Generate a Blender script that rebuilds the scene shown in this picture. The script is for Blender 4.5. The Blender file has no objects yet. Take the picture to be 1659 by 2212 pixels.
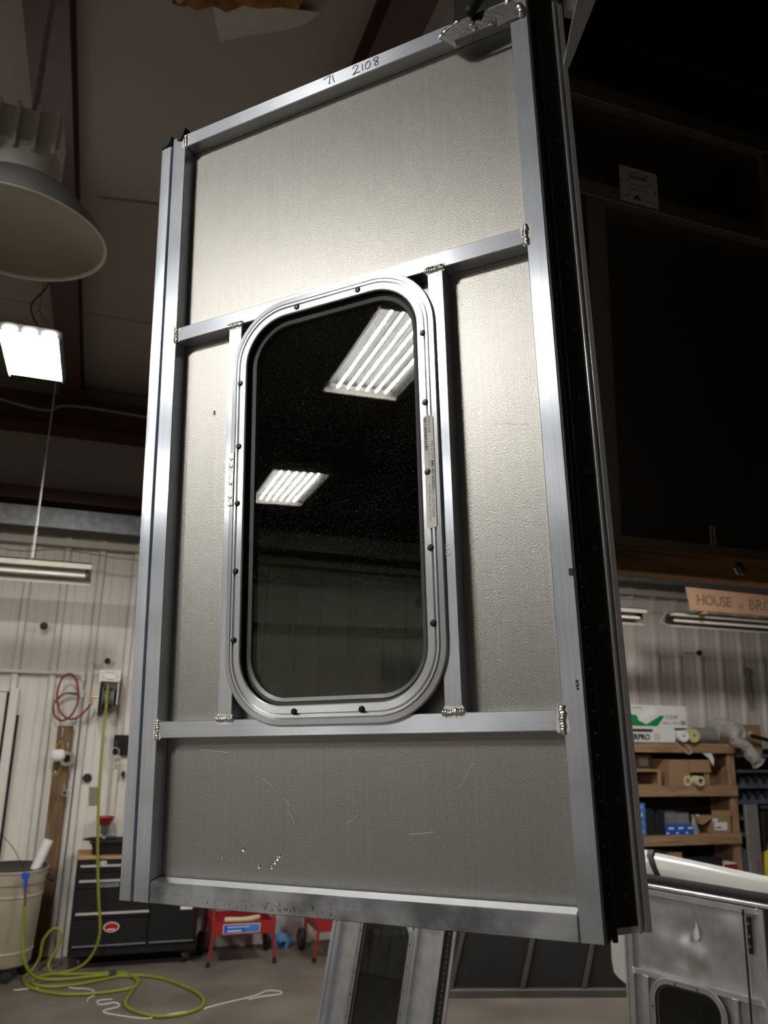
import bpy, bmesh, math, random
from mathutils import Vector, Matrix, noise
random.seed(7)
R = math.radians
SC = bpy.context.scene
COL = SC.collection

# ------------------------------------------------------------------ camera
cam = bpy.data.cameras.new('camera')
cam.sensor_fit = 'HORIZONTAL'; cam.sensor_width = 36.0
cam.lens = 1745.4 / 1659.0 * 36.0
cam.dof.use_dof = True; cam.dof.focus_distance = 1.12; cam.dof.aperture_fstop = 11.0
cam.clip_start = 0.02
camo = bpy.data.objects.new('camera', cam); COL.objects.link(camo)
camo.matrix_world = Matrix(((0.9430, -0.1045, -0.3159, 0), (-0.3319, -0.2279, -0.9154, 0), (0.0237, 0.9680, -0.2496, 2.0), (0, 0, 0, 1)))
SC.camera = camo
# ------------------------------------------------------------------ world + exposure
wd = bpy.data.worlds.new('world'); SC.world = wd; wd.use_nodes = True
wd.node_tree.nodes['Background'].inputs[0].default_value = (0.02, 0.02, 0.022, 1)
wd.node_tree.nodes['Background'].inputs[1].default_value = 1.0
vs = SC.view_settings
vs.view_transform = 'Standard'; vs.look = 'None'; vs.gamma = 1.0; vs.use_curve_mapping = False
vs.exposure = 0.15
TUBE_L = 380.0      # lit fluorescent tubes of the two high bays
LED_L = 122.0        # LED high bays

# ------------------------------------------------------------------ materials
MATS = {}
def nodes(name):
    m = bpy.data.materials.new(name); m.use_nodes = True
    nt = m.node_tree; b = nt.nodes['Principled BSDF']
    MATS[name] = m
    return m, nt, b
def N(nt, typ, **kw):
    n = nt.nodes.new(typ)
    for k, v in kw.items():
        if k.startswith('i_'): n.inputs[int(k[2:]) if k[2:].isdigit() else k[2:].replace('_', ' ')].default_value = v
        else: setattr(n, k, v)
    return n
def ramp(nt, fac, stops):
    r = nt.nodes.new('ShaderNodeValToRGB')
    while len(r.color_ramp.elements) < len(stops): r.color_ramp.elements.new(0.5)
    for e, (p, c) in zip(r.color_ramp.elements, stops):
        e.position = p; e.color = (*c, 1) if len(c) == 3 else c
    nt.links.new(fac, r.inputs[0]); return r
def coords(nt, scale=(1, 1, 1), kind='Object', rot=(0, 0, 0)):
    tc = nt.nodes.new('ShaderNodeTexCoord'); mp = nt.nodes.new('ShaderNodeMapping')
    mp.inputs['Scale'].default_value = scale; mp.inputs['Rotation'].default_value = rot
    nt.links.new(tc.outputs[kind], mp.inputs[0]); return mp.outputs[0]
def pbr(name, col, rough=0.5, metal=0.0, var=0.12, vscale=6.0, bump=0.0, bscale=60.0, stretch=(1, 1, 1), spec=0.5, coat=0.0, trans=0.0, alpha=1.0, ior=1.45, dirt=None):
    m, nt, b = nodes(name)
    co = coords(nt, stretch)
    n = N(nt, 'ShaderNodeTexNoise'); n.inputs['Scale'].default_value = vscale; n.inputs['Detail'].default_value = 5
    nt.links.new(co, n.inputs['Vector'])
    lo = tuple(max(0, c * (1 - var)) for c in col); hi = tuple(min(1, c * (1 + var)) for c in col)
    stops = [(0.3, lo), (0.7, hi)]
    if dirt: stops = [(0.22, dirt), (0.38, lo), (0.7, hi)]
    r = ramp(nt, n.outputs['Fac'], stops)
    nt.links.new(r.outputs[0], b.inputs['Base Color'])
    b.inputs['Roughness'].default_value = rough; b.inputs['Metallic'].default_value = metal
    b.inputs['Specular IOR Level'].default_value = spec; b.inputs['Coat Weight'].default_value = coat
    b.inputs['Transmission Weight'].default_value = trans; b.inputs['Alpha'].default_value = alpha; b.inputs['IOR'].default_value = ior
    if bump > 0:
        n2 = N(nt, 'ShaderNodeTexNoise'); n2.inputs['Scale'].default_value = bscale; n2.inputs['Detail'].default_value = 4
        nt.links.new(co, n2.inputs['Vector'])
        bp = N(nt, 'ShaderNodeBump'); bp.inputs['Strength'].default_value = bump; bp.inputs['Distance'].default_value = 0.004
        nt.links.new(n2.outputs['Fac'], bp.inputs['Height']); nt.links.new(bp.outputs[0], b.inputs['Normal'])
    return m
def alu(name, col, r_sharp, r_wide, wide, aniso=0.8, streak=0.10, grain=(3, 900), speck=0.0, dirtm=0.0, bumpk=0.02):
    """brushed aluminium: UV u runs along the grain; highlights stretch across it"""
    m, nt, b = nodes(name)
    uv = coords(nt, (grain[0], grain[1], 1), 'UV')
    n = N(nt, 'ShaderNodeTexNoise'); n.inputs['Scale'].default_value = 1.0; n.inputs['Detail'].default_value = 3
    nt.links.new(uv, n.inputs['Vector'])
    r = ramp(nt, n.outputs['Fac'], [(0.25, tuple(c * (1 - streak) for c in col)), (0.75, tuple(min(1, c * (1 + streak)) for c in col))])
    colout = r.outputs[0]
    if dirtm > 0:
        ob = coords(nt, (1, 1, 1), 'Object')
        n3 = N(nt, 'ShaderNodeTexNoise'); n3.inputs['Scale'].default_value = 14; n3.inputs['Detail'].default_value = 6
        nt.links.new(ob, n3.inputs['Vector'])
        r3 = ramp(nt, n3.outputs['Fac'], [(0.35, (1 - dirtm,) * 3), (0.62, (1, 1, 1))])
        mx = N(nt, 'ShaderNodeMix', data_type='RGBA', blend_type='MULTIPLY'); mx.inputs[0].default_value = 1
        nt.links.new(colout, mx.inputs[6]); nt.links.new(r3.outputs[0], mx.inputs[7]); colout = mx.outputs[2]
    nt.links.new(colout, b.inputs['Base Color'])
    b.inputs['Metallic'].default_value = 1; b.inputs['Roughness'].default_value = r_sharp
    b.inputs['Anisotropic'].default_value = aniso; b.inputs['Anisotropic Rotation'].default_value = 0.25
    tg = N(nt, 'ShaderNodeTangent', direction_type='UV_MAP'); tg.uv_map = 'UVMap'
    nt.links.new(tg.outputs[0], b.inputs['Tangent'])
    b2 = nt.nodes.new('ShaderNodeBsdfPrincipled')
    nt.links.new(colout, b2.inputs['Base Color']); b2.inputs['Metallic'].default_value = 1; b2.inputs['Roughness'].default_value = r_wide
    mix = nt.nodes.new('ShaderNodeMixShader'); mix.inputs[0].default_value = wide
    out = nt.nodes['Material Output']
    nt.links.new(b.outputs[0], mix.inputs[1]); nt.links.new(b2.outputs[0], mix.inputs[2]); nt.links.new(mix.outputs[0], out.inputs[0])
    bp = N(nt, 'ShaderNodeBump'); bp.inputs['Strength'].default_value = bumpk; bp.inputs['Distance'].default_value = 0.001
    nt.links.new(n.outputs['Fac'], bp.inputs['Height'])
    nrm = bp.outputs[0]
    if speck > 0:
        ob2 = coords(nt, (1, 0.55, 1), 'Object')
        n4 = N(nt, 'ShaderNodeTexNoise'); n4.inputs['Scale'].default_value = 760; n4.inputs['Detail'].default_value = 2
        nt.links.new(ob2, n4.inputs['Vector'])
        bp2 = N(nt, 'ShaderNodeBump'); bp2.inputs['Strength'].default_value = speck; bp2.inputs['Distance'].default_value = 0.0006
        nt.links.new(n4.outputs['Fac'], bp2.inputs['Height'])
        r4 = ramp(nt, n4.outputs['Fac'], [(0.30, (0.78,) * 3), (0.70, (1.0,) * 3)])
        mx4 = N(nt, 'ShaderNodeMix', data_type='RGBA', blend_type='MULTIPLY'); mx4.inputs[0].default_value = 1
        nt.links.new(colout, mx4.inputs[6]); nt.links.new(r4.outputs[0], mx4.inputs[7])
        nt.links.new(mx4.outputs[2], b.inputs['Base Color']); nt.links.new(mx4.outputs[2], b2.inputs['Base Color'])
        nt.links.new(nrm, bp2.inputs['Normal']); nrm = bp2.outputs[0]
    nt.links.new(nrm, b.inputs['Normal']); nt.links.new(nrm, b2.inputs['Normal'])
    return m
def emit(name, col, strength):
    m, nt, b = nodes(name)
    b.inputs['Base Color'].default_value = (*col, 1)
    b.inputs['Emission Color'].default_value = (*col, 1); b.inputs['Emission Strength'].default_value = strength
    return m
def wood(name, c1, c2, scale=3.0, axis=0, rough=0.7):
    m, nt, b = nodes(name)
    st = [14, 14, 14]; st[axis] = 1.2
    co = coords(nt, tuple(s * scale / 3 for s in st))
    n = N(nt, 'ShaderNodeTexNoise'); n.inputs['Scale'].default_value = 3; n.inputs['Detail'].default_value = 8; n.inputs['Distortion'].default_value = 0.6
    nt.links.new(co, n.inputs['Vector'])
    r = ramp(nt, n.outputs['Fac'], [(0.3, c1), (0.65, c2)])
    nt.links.new(r.outputs[0], b.inputs['Base Color']); b.inputs['Roughness'].default_value = rough
    bp = N(nt, 'ShaderNodeBump'); bp.inputs['Strength'].default_value = 0.25; bp.inputs['Distance'].default_value = 0.002
    nt.links.new(n.outputs['Fac'], bp.inputs['Height']); nt.links.new(bp.outputs[0], b.inputs['Normal'])
    return m

M_PANEL = alu('aluminium_sheet', (0.465, 0.458, 0.438), 0.39, 0.62, 0.36, aniso=0.50, streak=0.08, grain=(4, 700), speck=0.45)
M_FRAME = alu('aluminium_tube', (0.73, 0.775, 0.865), 0.22, 0.52, 0.34, aniso=0.88, streak=0.11, grain=(2, 600), dirtm=0.12)
M_FRAMED = alu('aluminium_tube_scuffed', (0.52, 0.54, 0.58), 0.28, 0.60, 0.5, aniso=0.7, streak=0.09, grain=(2, 400), dirtm=0.68)
M_RING = alu('aluminium_window_ring', (0.64, 0.66, 0.70), 0.24, 0.52, 0.32, aniso=0.85, streak=0.06, grain=(4, 700))
M_WELD = pbr('weld_bead', (0.80, 0.80, 0.81), 0.22, 1.0, 0.1, 60, 0.3, 260)
M_HALO = pbr('weld_heat_mark', (0.66, 0.64, 0.60), 0.6, 0.7, 0.1, 90)
M_OLDALU = alu('weathered_aluminium', (0.58, 0.59, 0.61), 0.36, 0.62, 0.6, aniso=0.5, streak=0.10, grain=(3, 200), dirtm=0.16)
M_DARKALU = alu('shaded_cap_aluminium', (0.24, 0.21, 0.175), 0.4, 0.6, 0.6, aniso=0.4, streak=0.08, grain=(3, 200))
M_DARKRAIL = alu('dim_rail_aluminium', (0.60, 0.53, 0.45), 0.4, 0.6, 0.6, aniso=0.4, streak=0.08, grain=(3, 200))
M_JAMB = alu('jamb_aluminium', (0.80, 0.82, 0.86), 0.30, 0.6, 0.6, aniso=0.7, streak=0.08, grain=(2, 500))
M_BLACK = pbr('black_anodised', (0.012, 0.011, 0.012), 0.38, 0.0, 0.2, 40)
M_RUBBER = pbr('black_rubber', (0.012, 0.012, 0.012), 0.6, 0, 0.2, 60)
M_SCREW = pbr('black_screw', (0.014, 0.014, 0.014), 0.35, 0.3, 0.2, 60)
M_LIP = pbr('dark_grey_trim', (0.12, 0.12, 0.125), 0.45, 0.6, 0.1, 30)
M_STEEL = pbr('zinc_plate', (0.42, 0.42, 0.42), 0.32, 1.0, 0.15, 40, 0.1, 200)
M_RIVET = pbr('rivet_metal', (0.78, 0.78, 0.78), 0.25, 1.0, 0.05, 40)
M_INK = pbr('marker_ink', (0.035, 0.03, 0.04), 0.6)
M_INKW = pbr('white_scribe_mark', (0.85, 0.85, 0.85), 0.7)
M_LABEL = pbr('label_paper', (0.80, 0.80, 0.79), 0.55, 0, 0.03)
M_PRINT = pbr('black_print', (0.02, 0.02, 0.02), 0.6)
M_GLASS, nt, b = nodes('tinted_glass')
b.inputs['Base Color'].default_value = (0.010, 0.012, 0.010, 1); b.inputs['Roughness'].default_value = 0.012; b.inputs['IOR'].default_value = 1.52
co = coords(nt, (1, 1, 1))
n1 = N(nt, 'ShaderNodeTexNoise'); n1.inputs['Scale'].default_value = 760; n1.inputs['Detail'].default_value = 1
nt.links.new(co, n1.inputs['Vector'])
n2 = N(nt, 'ShaderNodeTexNoise'); n2.inputs['Scale'].default_value = 9; n2.inputs['Detail'].default_value = 4
nt.links.new(co, n2.inputs['Vector'])
ra = ramp(nt, n1.outputs['Fac'], [(0.69, (0, 0, 0)), (0.73, (1, 1, 1))]); rb = ramp(nt, n2.outputs['Fac'], [(0.35, (0.1,) * 3), (0.6, (1, 1, 1))])
mx = N(nt, 'ShaderNodeMix', data_type='RGBA', blend_type='MULTIPLY'); mx.inputs[0].default_value = 1
nt.links.new(ra.outputs[0], mx.inputs[6]); nt.links.new(rb.outputs[0], mx.inputs[7])
b.inputs['Base Color'].default_value = (0.060, 0.066, 0.052, 1); b.inputs['Transmission Weight'].default_value = 1.0
bd_ = nt.nodes.new('ShaderNodeBsdfPrincipled'); bd_.inputs['Base Color'].default_value = (0.20, 0.205, 0.19, 1); bd_.inputs['Roughness'].default_value = 0.8
mg_ = nt.nodes.new('ShaderNodeMixShader')
nt.links.new(mx.outputs[2], mg_.inputs[0]); nt.links.new(b.outputs[0], mg_.inputs[1]); nt.links.new(bd_.outputs[0], mg_.inputs[2])
nt.links.new(mg_.outputs[0], nt.nodes['Material Output'].inputs[0])
n3 = N(nt, 'ShaderNodeTexNoise'); n3.inputs['Scale'].default_value = 3.0; n3.inputs['Detail'].default_value = 0
nt.links.new(co, n3.inputs['Vector'])
bp = N(nt, 'ShaderNodeBump'); bp.inputs['Strength'].default_value = 0.06; bp.inputs['Distance'].default_value = 0.01
nt.links.new(n3.outputs['Fac'], bp.inputs['Height']); nt.links.new(bp.outputs[0], b.inputs['Normal'])

M_WALL = pbr('white_wall_steel', (0.66, 0.62, 0.57), 0.55, 0, 0.06, 2.5, 0.0, 30, (1, 1, 0.25), dirt=(0.50, 0.46, 0.41))
M_RIB = pbr('white_rib_steel', (0.64, 0.60, 0.55), 0.55, 0, 0.10, 4, 0.0, 30, (1, 1, 0.2), dirt=(0.42, 0.38, 0.33))
M_CEIL = pbr('cream_insulation_vinyl', (0.30, 0.270, 0.236), 0.55, 0, 0.06, 1.2, 0.25, 2.0)
M_MAROON = pbr('maroon_primer_steel', (0.055, 0.020, 0.022), 0.5, 0, 0.2, 8)
M_GREYST = pbr('grey_galvanised_girt', (0.30, 0.31, 0.33), 0.45, 0.5, 0.25, 14)
M_FLOOR = pbr('worn_concrete', (0.140, 0.119, 0.097), 0.6, 0, 0.28, 1.6, 0.15, 14, dirt=(0.085, 0.072, 0.060))
M_WHITE = pbr('white_enamel', (0.72, 0.70, 0.66), 0.4, 0, 0.04)
M_CREAMM = pbr('cream_enamel', (0.50, 0.46, 0.38), 0.45, 0, 0.06)
M_DARKGAP = pbr('dark_gap', (0.010, 0.009, 0.008), 0.9)
M_TUBEOFF = pbr('unlit_tube_glass', (0.75, 0.73, 0.70), 0.2, 0, 0.02)
M_TUBEON = emit('lit_tube', (1.0, 0.97, 0.90), TUBE_L)
M_LED = emit('led_diffuser', (1.0, 0.97, 0.92), LED_L)
M_REFLECT = pbr('grey_reflector', (0.016, 0.018, 0.017), 0.5, 0.0, 0.02)
M_LIPW = pbr('fixture_lip', (0.16, 0.16, 0.15), 0.5, 0, 0.02)
M_LENS = pbr('dome_lens', (0.26, 0.225, 0.18), 0.3, 0, 0.1, 3)
M_TOOLBK = pbr('black_powder_coat', (0.010, 0.010, 0.011), 0.42, 0, 0.2, 30, 0.05, 300)
M_CHROME = pbr('chrome_bar', (0.80, 0.79, 0.76), 0.3, 0.6, 0.03)
M_BENCH = wood('bench_top_wood', (0.30, 0.17, 0.07), (0.48, 0.30, 0.14), 3, 0)
M_PLANK = wood('old_brown_plank', (0.085, 0.045, 0.018), (0.20, 0.115, 0.05), 3, 2)
M_BEAM = wood('rough_amber_beam', (0.12, 0.055, 0.018), (0.36, 0.19, 0.07), 3, 0)
M_SHELF = wood('pine_shelf', (0.22, 0.12, 0.065), (0.40, 0.25, 0.145), 3, 0)
M_SHELFV = wood('pine_upright', (0.22, 0.12, 0.065), (0.38, 0.24, 0.14), 3, 2)
M_CAN = pbr('beige_plastic', (0.36, 0.31, 0.235), 0.5, 0, 0.1, 4, dirt=(0.22, 0.18, 0.13))
M_PAPER = pbr('white_paper', (0.72, 0.71, 0.70), 0.7, 0, 0.03)
M_BLUE = pbr('blue_plastic', (0.02, 0.07, 0.40), 0.35)
M_BRASS = pbr('brass', (0.55, 0.38, 0.14), 0.3, 1.0)
M_HOSE = pbr('yellow_green_hose', (0.20, 0.215, 0.018), 0.45, 0, 0.12, 4)
M_REDH = pbr('red_rubber_hose', (0.20, 0.018, 0.012), 0.5)
M_RED = pbr('red_paint', (0.29, 0.022, 0.022), 0.4, 0, 0.08)
M_RAG = pbr('blue_rag', (0.10, 0.22, 0.42), 0.9)
M_STRING = pbr('white_string', (0.75, 0.72, 0.66), 0.9)
M_CARD = pbr('brown_cardboard', (0.33, 0.20, 0.105), 0.8, 0, 0.08, 5)
M_CARDIN = pbr('dark_cardboard_inside', (0.15, 0.085, 0.045), 0.85)
M_SIGN = pbr('tan_cardboard_sign', (0.45, 0.26, 0.16), 0.8, 0, 0.05)
M_SIGNINK = pbr('grey_marker', (0.15, 0.115, 0.085), 0.8)
M_GREEN = pbr('green_print', (0.012, 0.21, 0.06), 0.5)
M_BOXW = pbr('white_carton', (0.74, 0.73, 0.70), 0.55, 0, 0.03)
M_BLUEBOX = pbr('blue_carton', (0.055, 0.20, 0.52), 0.45, 0, 0.05)
M_BLUEBOX2 = pbr('deep_blue_carton', (0.015, 0.10, 0.50), 0.45, 0, 0.05)
M_BLACKBOX = pbr('black_carton', (0.02, 0.02, 0.024), 0.45)
M_GREY = pbr('grey_paint', (0.22, 0.22, 0.22), 0.5)
M_BIN = pbr('grey_blue_bin_steel', (0.11, 0.125, 0.15), 0.5, 0.2)
M_PLASTIC = pbr('clear_plastic_film', (0.62, 0.59, 0.54), 0.25, 0, 0.1, 12, 0.6, 18, alpha=0.42)
M_TAPE = pbr('cream_tape', (0.62, 0.56, 0.36), 0.5)
M_TAPEY = pbr('yellow_green_tape', (0.50, 0.48, 0.22), 0.5)
M_GTAPE = pbr('grey_duct_tape', (0.22, 0.20, 0.15), 0.6, 0, 0.15, 50)
M_DARKFAB = pbr('dark_cap_lining', (0.016, 0.016, 0.015), 0.75, 0, 0.2, 20)
M_DARKRIB = pbr('dark_cap_rib', (0.10, 0.095, 0.085), 0.5, 0.3)
M_WCAP = pbr('white_gelcoat', (0.56, 0.55, 0.525), 0.28, 0, 0.02, coat=0.15)
M_FIBRE = pbr('brown_fibreglass', (0.24, 0.11, 0.03), 0.95, 0, 0.45, 14, 0.9, 40)
M_VINYL = pbr('torn_white_vinyl', (0.42, 0.385, 0.355), 0.5)
M_REDPLATE = pbr('red_badge', (0.50, 0.02, 0.02), 0.35)
M_YELLOW = pbr('yellow_plastic', (0.55, 0.42, 0.03), 0.5)
M_GREYPL = pbr('grey_steel_plate', (0.30, 0.29, 0.28), 0.4, 0.4)

# ------------------------------------------------------------------ mesh helpers
def newbm(): return bmesh.new()
def box(bm, x0, x1, y0, y1, z0, z1, mi=0):
    v = [bm.verts.new(p) for p in ((x0, y0, z0), (x1, y0, z0), (x1, y1, z0), (x0, y1, z0), (x0, y0, z1), (x1, y0, z1), (x1, y1, z1), (x0, y1, z1))]
    fs = []
    for q in ((3, 2, 1, 0), (4, 5, 6, 7), (0, 1, 5, 4), (1, 2, 6, 5), (2, 3, 7, 6), (3, 0, 4, 7)):
        f = bm.faces.new([v[i] for i in q]); f.material_index = mi; fs.append(f)
    return v
def prism(bm, pts, z0, z1, axis=2, mi=0):
    """polygon pts (2d) extruded along axis"""
    def P(a, b, c): return {2: (a, b, c), 1: (a, c, b), 0: (c, a, b)}[axis]
    lo = [bm.verts.new(P(a, b, z0)) for a, b in pts]; hi = [bm.verts.new(P(a, b, z1)) for a, b in pts]
    n = len(pts)
    fs = [bm.faces.new(lo[::-1]), bm.faces.new(hi)]
    for i in range(n): fs.append(bm.faces.new((lo[i], lo[(i + 1) % n], hi[(i + 1) % n], hi[i])))
    for f in fs: f.material_index = mi
    return lo + hi
def lathe(bm, prof, c=(0, 0, 0), axis=2, n=24, mi=0):
    """prof: list of (radius, height) ; closed at ends when radius 0"""
    rings = []
    def P(r, a, h):
        x, y = r * math.cos(a), r * math.sin(a)
        q = {2: (x, y, h), 1: (x, h, y), 0: (h, x, y)}[axis]
        return (c[0] + q[0], c[1] + q[1], c[2] + q[2])
    for r, h in prof:
        if r < 1e-6: rings.append([bm.verts.new(P(0, 0, h))])
        else: rings.append([bm.verts.new(P(r, 2 * math.pi * i / n, h)) for i in range(n)])
    for a, b2 in zip(rings, rings[1:]):
        for i in range(n):
            j = (i + 1) % n
            if len(a) == 1 and len(b2) == 1: continue
            if len(a) == 1: f = bm.faces.new((a[0], b2[j], b2[i]))
            elif len(b2) == 1: f = bm.faces.new((a[i], a[j], b2[0]))
            else: f = bm.faces.new((a[i], a[j], b2[j], b2[i]))
            f.material_index = mi
def cyl(bm, p, q, r, n=16, r2=None, mi=0, cap=True):
    tube(bm, [p, q], r, n, mi, radii=[r, r if r2 is None else r2], cap=cap)
def smooth_pts(pts, k=6):
    P = [Vector(p) for p in pts]; out = []
    for i in range(len(P) - 1):
        p0 = P[max(i - 1, 0)]; p1 = P[i]; p2 = P[i + 1]; p3 = P[min(i + 2, len(P) - 1)]
        for t in range(k):
            s = t / k
            out.append(0.5 * ((2 * p1) + (-p0 + p2) * s + (2 * p0 - 5 * p1 + 4 * p2 - p3) * s * s + (-p0 + 3 * p1 - 3 * p2 + p3) * s ** 3))
    out.append(P[-1]); return out
def tube(bm, pts, r, n=10, mi=0, radii=None, cap=True, flat=None):
    P = [Vector(p) for p in pts]; rings = []
    prev = None
    for i, p in enumerate(P):
        t = (P[min(i + 1, len(P) - 1)] - P[max(i - 1, 0)]).normalized()
        if prev is None:
            up = Vector((0, 0, 1)) if abs(t.z) < 0.9 else Vector((1, 0, 0))
            a = t.cross(up).normalized()
        else:
            a = (prev - t * prev.dot(t))
            a = a.normalized() if a.length > 1e-6 else t.orthogonal().normalized()
        prev = a; b2 = t.cross(a)
        rr = radii[i] if radii else r
        rings.append([bm.verts.new(p + (a * math.cos(2 * math.pi * k / n) + b2 * math.sin(2 * math.pi * k / n)) * rr) for k in range(n)])
    for a, b2 in zip(rings, rings[1:]):
        for k in range(n):
            f = bm.faces.new((a[k], a[(k + 1) % n], b2[(k + 1) % n], b2[k])); f.material_index = mi
    if cap:
        for f in (bm.faces.new(rings[0][::-1]), bm.faces.new(rings[-1])): f.material_index = mi
def rr_loop(x0, x1, y0, y1, r, n=12):
    """rounded rectangle: points and outward normals, counter-clockwise"""
    out = []
    for cx, cy, a0 in ((x1 - r, y1 - r, 0), (x0 + r, y1 - r, 90), (x0 + r, y0 + r, 180), (x1 - r, y0 + r, 270)):
        for i in range(n + 1):
            a = R(a0 + 90 * i / n)
            out.append((cx + r * math.cos(a), cy + r * math.sin(a), math.cos(a), math.sin(a)))
    return out
def sweep_ring(bm, loop, prof, uvl=None, mi=0):
    """prof: closed list of (offset, z) swept round a loop"""
    rings = []; L = [0.0]
    n = len(loop)
    for i in range(1, n + 1):
        a, b2 = loop[i - 1], loop[i % n]; L.append(L[-1] + math.hypot(a[0] - b2[0], a[1] - b2[1]))
    for (x, y, nx, ny) in loop: rings.append([bm.verts.new((x + nx * o, y + ny * o, z)) for o, z in prof])
    m = len(prof)
    for i in range(n):
        a, b2 = rings[i], rings[(i + 1) % n]
        for k in range(m):
            k2 = (k + 1) % m
            f = bm.faces.new((a[k], b2[k], b2[k2], a[k2])); f.material_index = mi
            if uvl:
                for lp, (uu, vv) in zip(f.loops, ((L[i], prof[k][0]), (L[i + 1], prof[k][0]), (L[i + 1], prof[k2][0]), (L[i], prof[k2][0]))): lp[uvl].uv = (uu, vv)
def plate_hole(bm, x0, x1, y0, y1, loop, z0, z1):
    """flat sheet with a rounded hole"""
    cx = sum(p[0] for p in loop) / len(loop); cy = sum(p[1] for p in loop) / len(loop)
    pts = [(p[0], p[1]) for p in loop]
    def proj(px, py):
        dx, dy = px - cx, py - cy; t = 1e9
        if dx > 1e-9: t = min(t, (x1 - cx) / dx)
        if dx < -1e-9: t = min(t, (x0 - cx) / dx)
        if dy > 1e-9: t = min(t, (y1 - cy) / dy)
        if dy < -1e-9: t = min(t, (y0 - cy) / dy)
        return (cx + dx * t, cy + dy * t)
    out = [proj(*p) for p in pts]
    # snap the nearest projected point to each sheet corner
    for c in ((x0, y0), (x1, y0), (x1, y1), (x0, y1)):
        i = min(range(len(out)), key=lambda k: (out[k][0] - c[0]) ** 2 + (out[k][1] - c[1]) ** 2); out[i] = c
    n = len(pts)
    A = [bm.verts.new((*p, z1)) for p in pts]; B = [bm.verts.new((*p, z1)) for p in out]
    C = [bm.verts.new((*p, z0)) for p in pts]; D = [bm.verts.new((*p, z0)) for p in out]
    for i in range(n):
        j = (i + 1) % n
        bm.faces.new((A[i], B[i], B[j], A[j])); bm.faces.new((C[j], D[j], D[i], C[i]))
        bm.faces.new((A[j], C[j], C[i], A[i])); bm.faces.new((B[i], D[i], D[j], B[j]))
def set_uv(bm, g):
    uvl = bm.loops.layers.uv.get('UVMap') or bm.loops.layers.uv.new('UVMap')
    for f in bm.faces:
        f.normal_update(); nn = f.normal
        d = max(range(3), key=lambda k: abs(nn[k]))
        rest = [k for k in range(3) if k != d]
        ua = g if g in rest else rest[0]; va = [k for k in rest if k != ua][0]
        for l in f.loops: l[uvl].uv = (l.vert.co[ua], l.vert.co[va])
def obj(name, bm, mats, parent=None, M=None, bevel=0.0, grain=None, uvdone=False, sharp=35, kind=None, seg=1):
    if bevel > 0:
        bmesh.ops.remove_doubles(bm, verts=bm.verts[:], dist=1e-6)
        es = [e for e in bm.edges if len(e.link_faces) == 2 and e.calc_face_angle(0) > R(40)]
        if es: bmesh.ops.bevel(bm, geom=es, offset=bevel, segments=seg, affect='EDGES', profile=0.5)
    bmesh.ops.recalc_face_normals(bm, faces=bm.faces[:])
    if not uvdone: set_uv(bm, 0 if grain is None else grain)
    me = bpy.data.meshes.new(name)
    bm.to_mesh(me); bm.free()
    for m in (mats if isinstance(mats, (list, tuple)) else [mats]): me.materials.append(m)
    for p in me.polygons: p.use_smooth = True
    me.set_sharp_from_angle(angle=R(sharp))
    return link(name, me, parent, M, kind)
def link(name, me, parent=None, M=None, kind=None):
    o = bpy.data.objects.new(name, me); COL.objects.link(o)
    if parent is not None: o.parent = parent
    if M is not None: o.matrix_local = M
    if kind: o['kind'] = kind
    return o
def tag(o, label, cat, group=None):
    o['label'] = label; o['category'] = cat
    if group: o['group'] = group
    return o
def thing(name, label, cat, loc=(0, 0, 0), rz=0.0, group=None, M=None):
    o = bpy.data.objects.new(name, None); COL.objects.link(o); o.empty_display_size = 0.1
    if M is not None: o.matrix_world = M
    else:
        o.location = loc; o.rotation_euler = (0, 0, rz)
    return tag(o, label, cat, group)
def struct(name, bm, mat, parent=None, **kw):
    o = obj(name, bm, mat, parent, **kw)
    if parent is None: o['kind'] = 'structure'
    return o
def part_box(name, mat, parent, x0, x1, y0, y1, z0, z1, bevel=0.0, grain=None, M=None):
    bm = newbm(); box(bm, x0, x1, y0, y1, z0, z1)
    if grain is None: grain = max(range(3), key=lambda k: (x1 - x0, y1 - y0, z1 - z0)[k])
    return obj(name, bm, mat, parent, bevel=bevel, grain=grain, M=M)
_fc = {}
def text_mesh(s, size, ext=0.0003, spacing=1.0, align='LEFT', shear=0.0, bold=0.0):
    cu = bpy.data.curves.new('txt', 'FONT'); cu.body = s; cu.size = size; cu.extrude = ext; cu.align_x = align
    cu.space_character = spacing; cu.shear = shear; cu.offset = bold; cu.resolution_u = 2
    o = bpy.data.objects.new('txt', cu); COL.objects.link(o)
    dg = bpy.context.evaluated_depsgraph_get()
    me = bpy.data.meshes.new_from_object(o.evaluated_get(dg))
    bpy.data.objects.remove(o); bpy.data.curves.remove(cu)
    return me
def text(name, s, size, mat, parent, M, **kw):
    me = text_mesh(s, size, **kw); me.name = name; me.materials.clear(); me.materials.append(mat)
    return link(name, me, parent, M)
def strokes(bm, lines, r, tr=lambda a, b2: (a, b2, 0), n=5):
    for L in lines: tube(bm, smooth_pts([tr(*p) for p in L], 4), r, n)
T = Matrix.Translation
def RX(d): return Matrix.Rotation(R(d), 4, 'X')
def RY(d): return Matrix.Rotation(R(d), 4, 'Y')
def RZ(d): return Matrix.Rotation(R(d), 4, 'Z')
FRONT = RX(90)     # a text / plate drawn in xy stands up facing -Y

# ================================================================== the building
WY = 8.02
bm = newbm(); box(bm, -12, 12, -12.2, 8.2, -0.15, 0.0); floor = struct('floor', bm, M_FLOOR)
bm = newbm(); box(bm, -12, 12, -12.2, 8.2, 5.08, 5.2); ceiling = struct('ceiling', bm, M_CEIL)
bm = newbm(); box(bm, -12, 12, WY, 8.2, 0.0, 5.08)
xx = -1.9
wall = struct('wall_back', bm, M_WALL)
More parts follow.
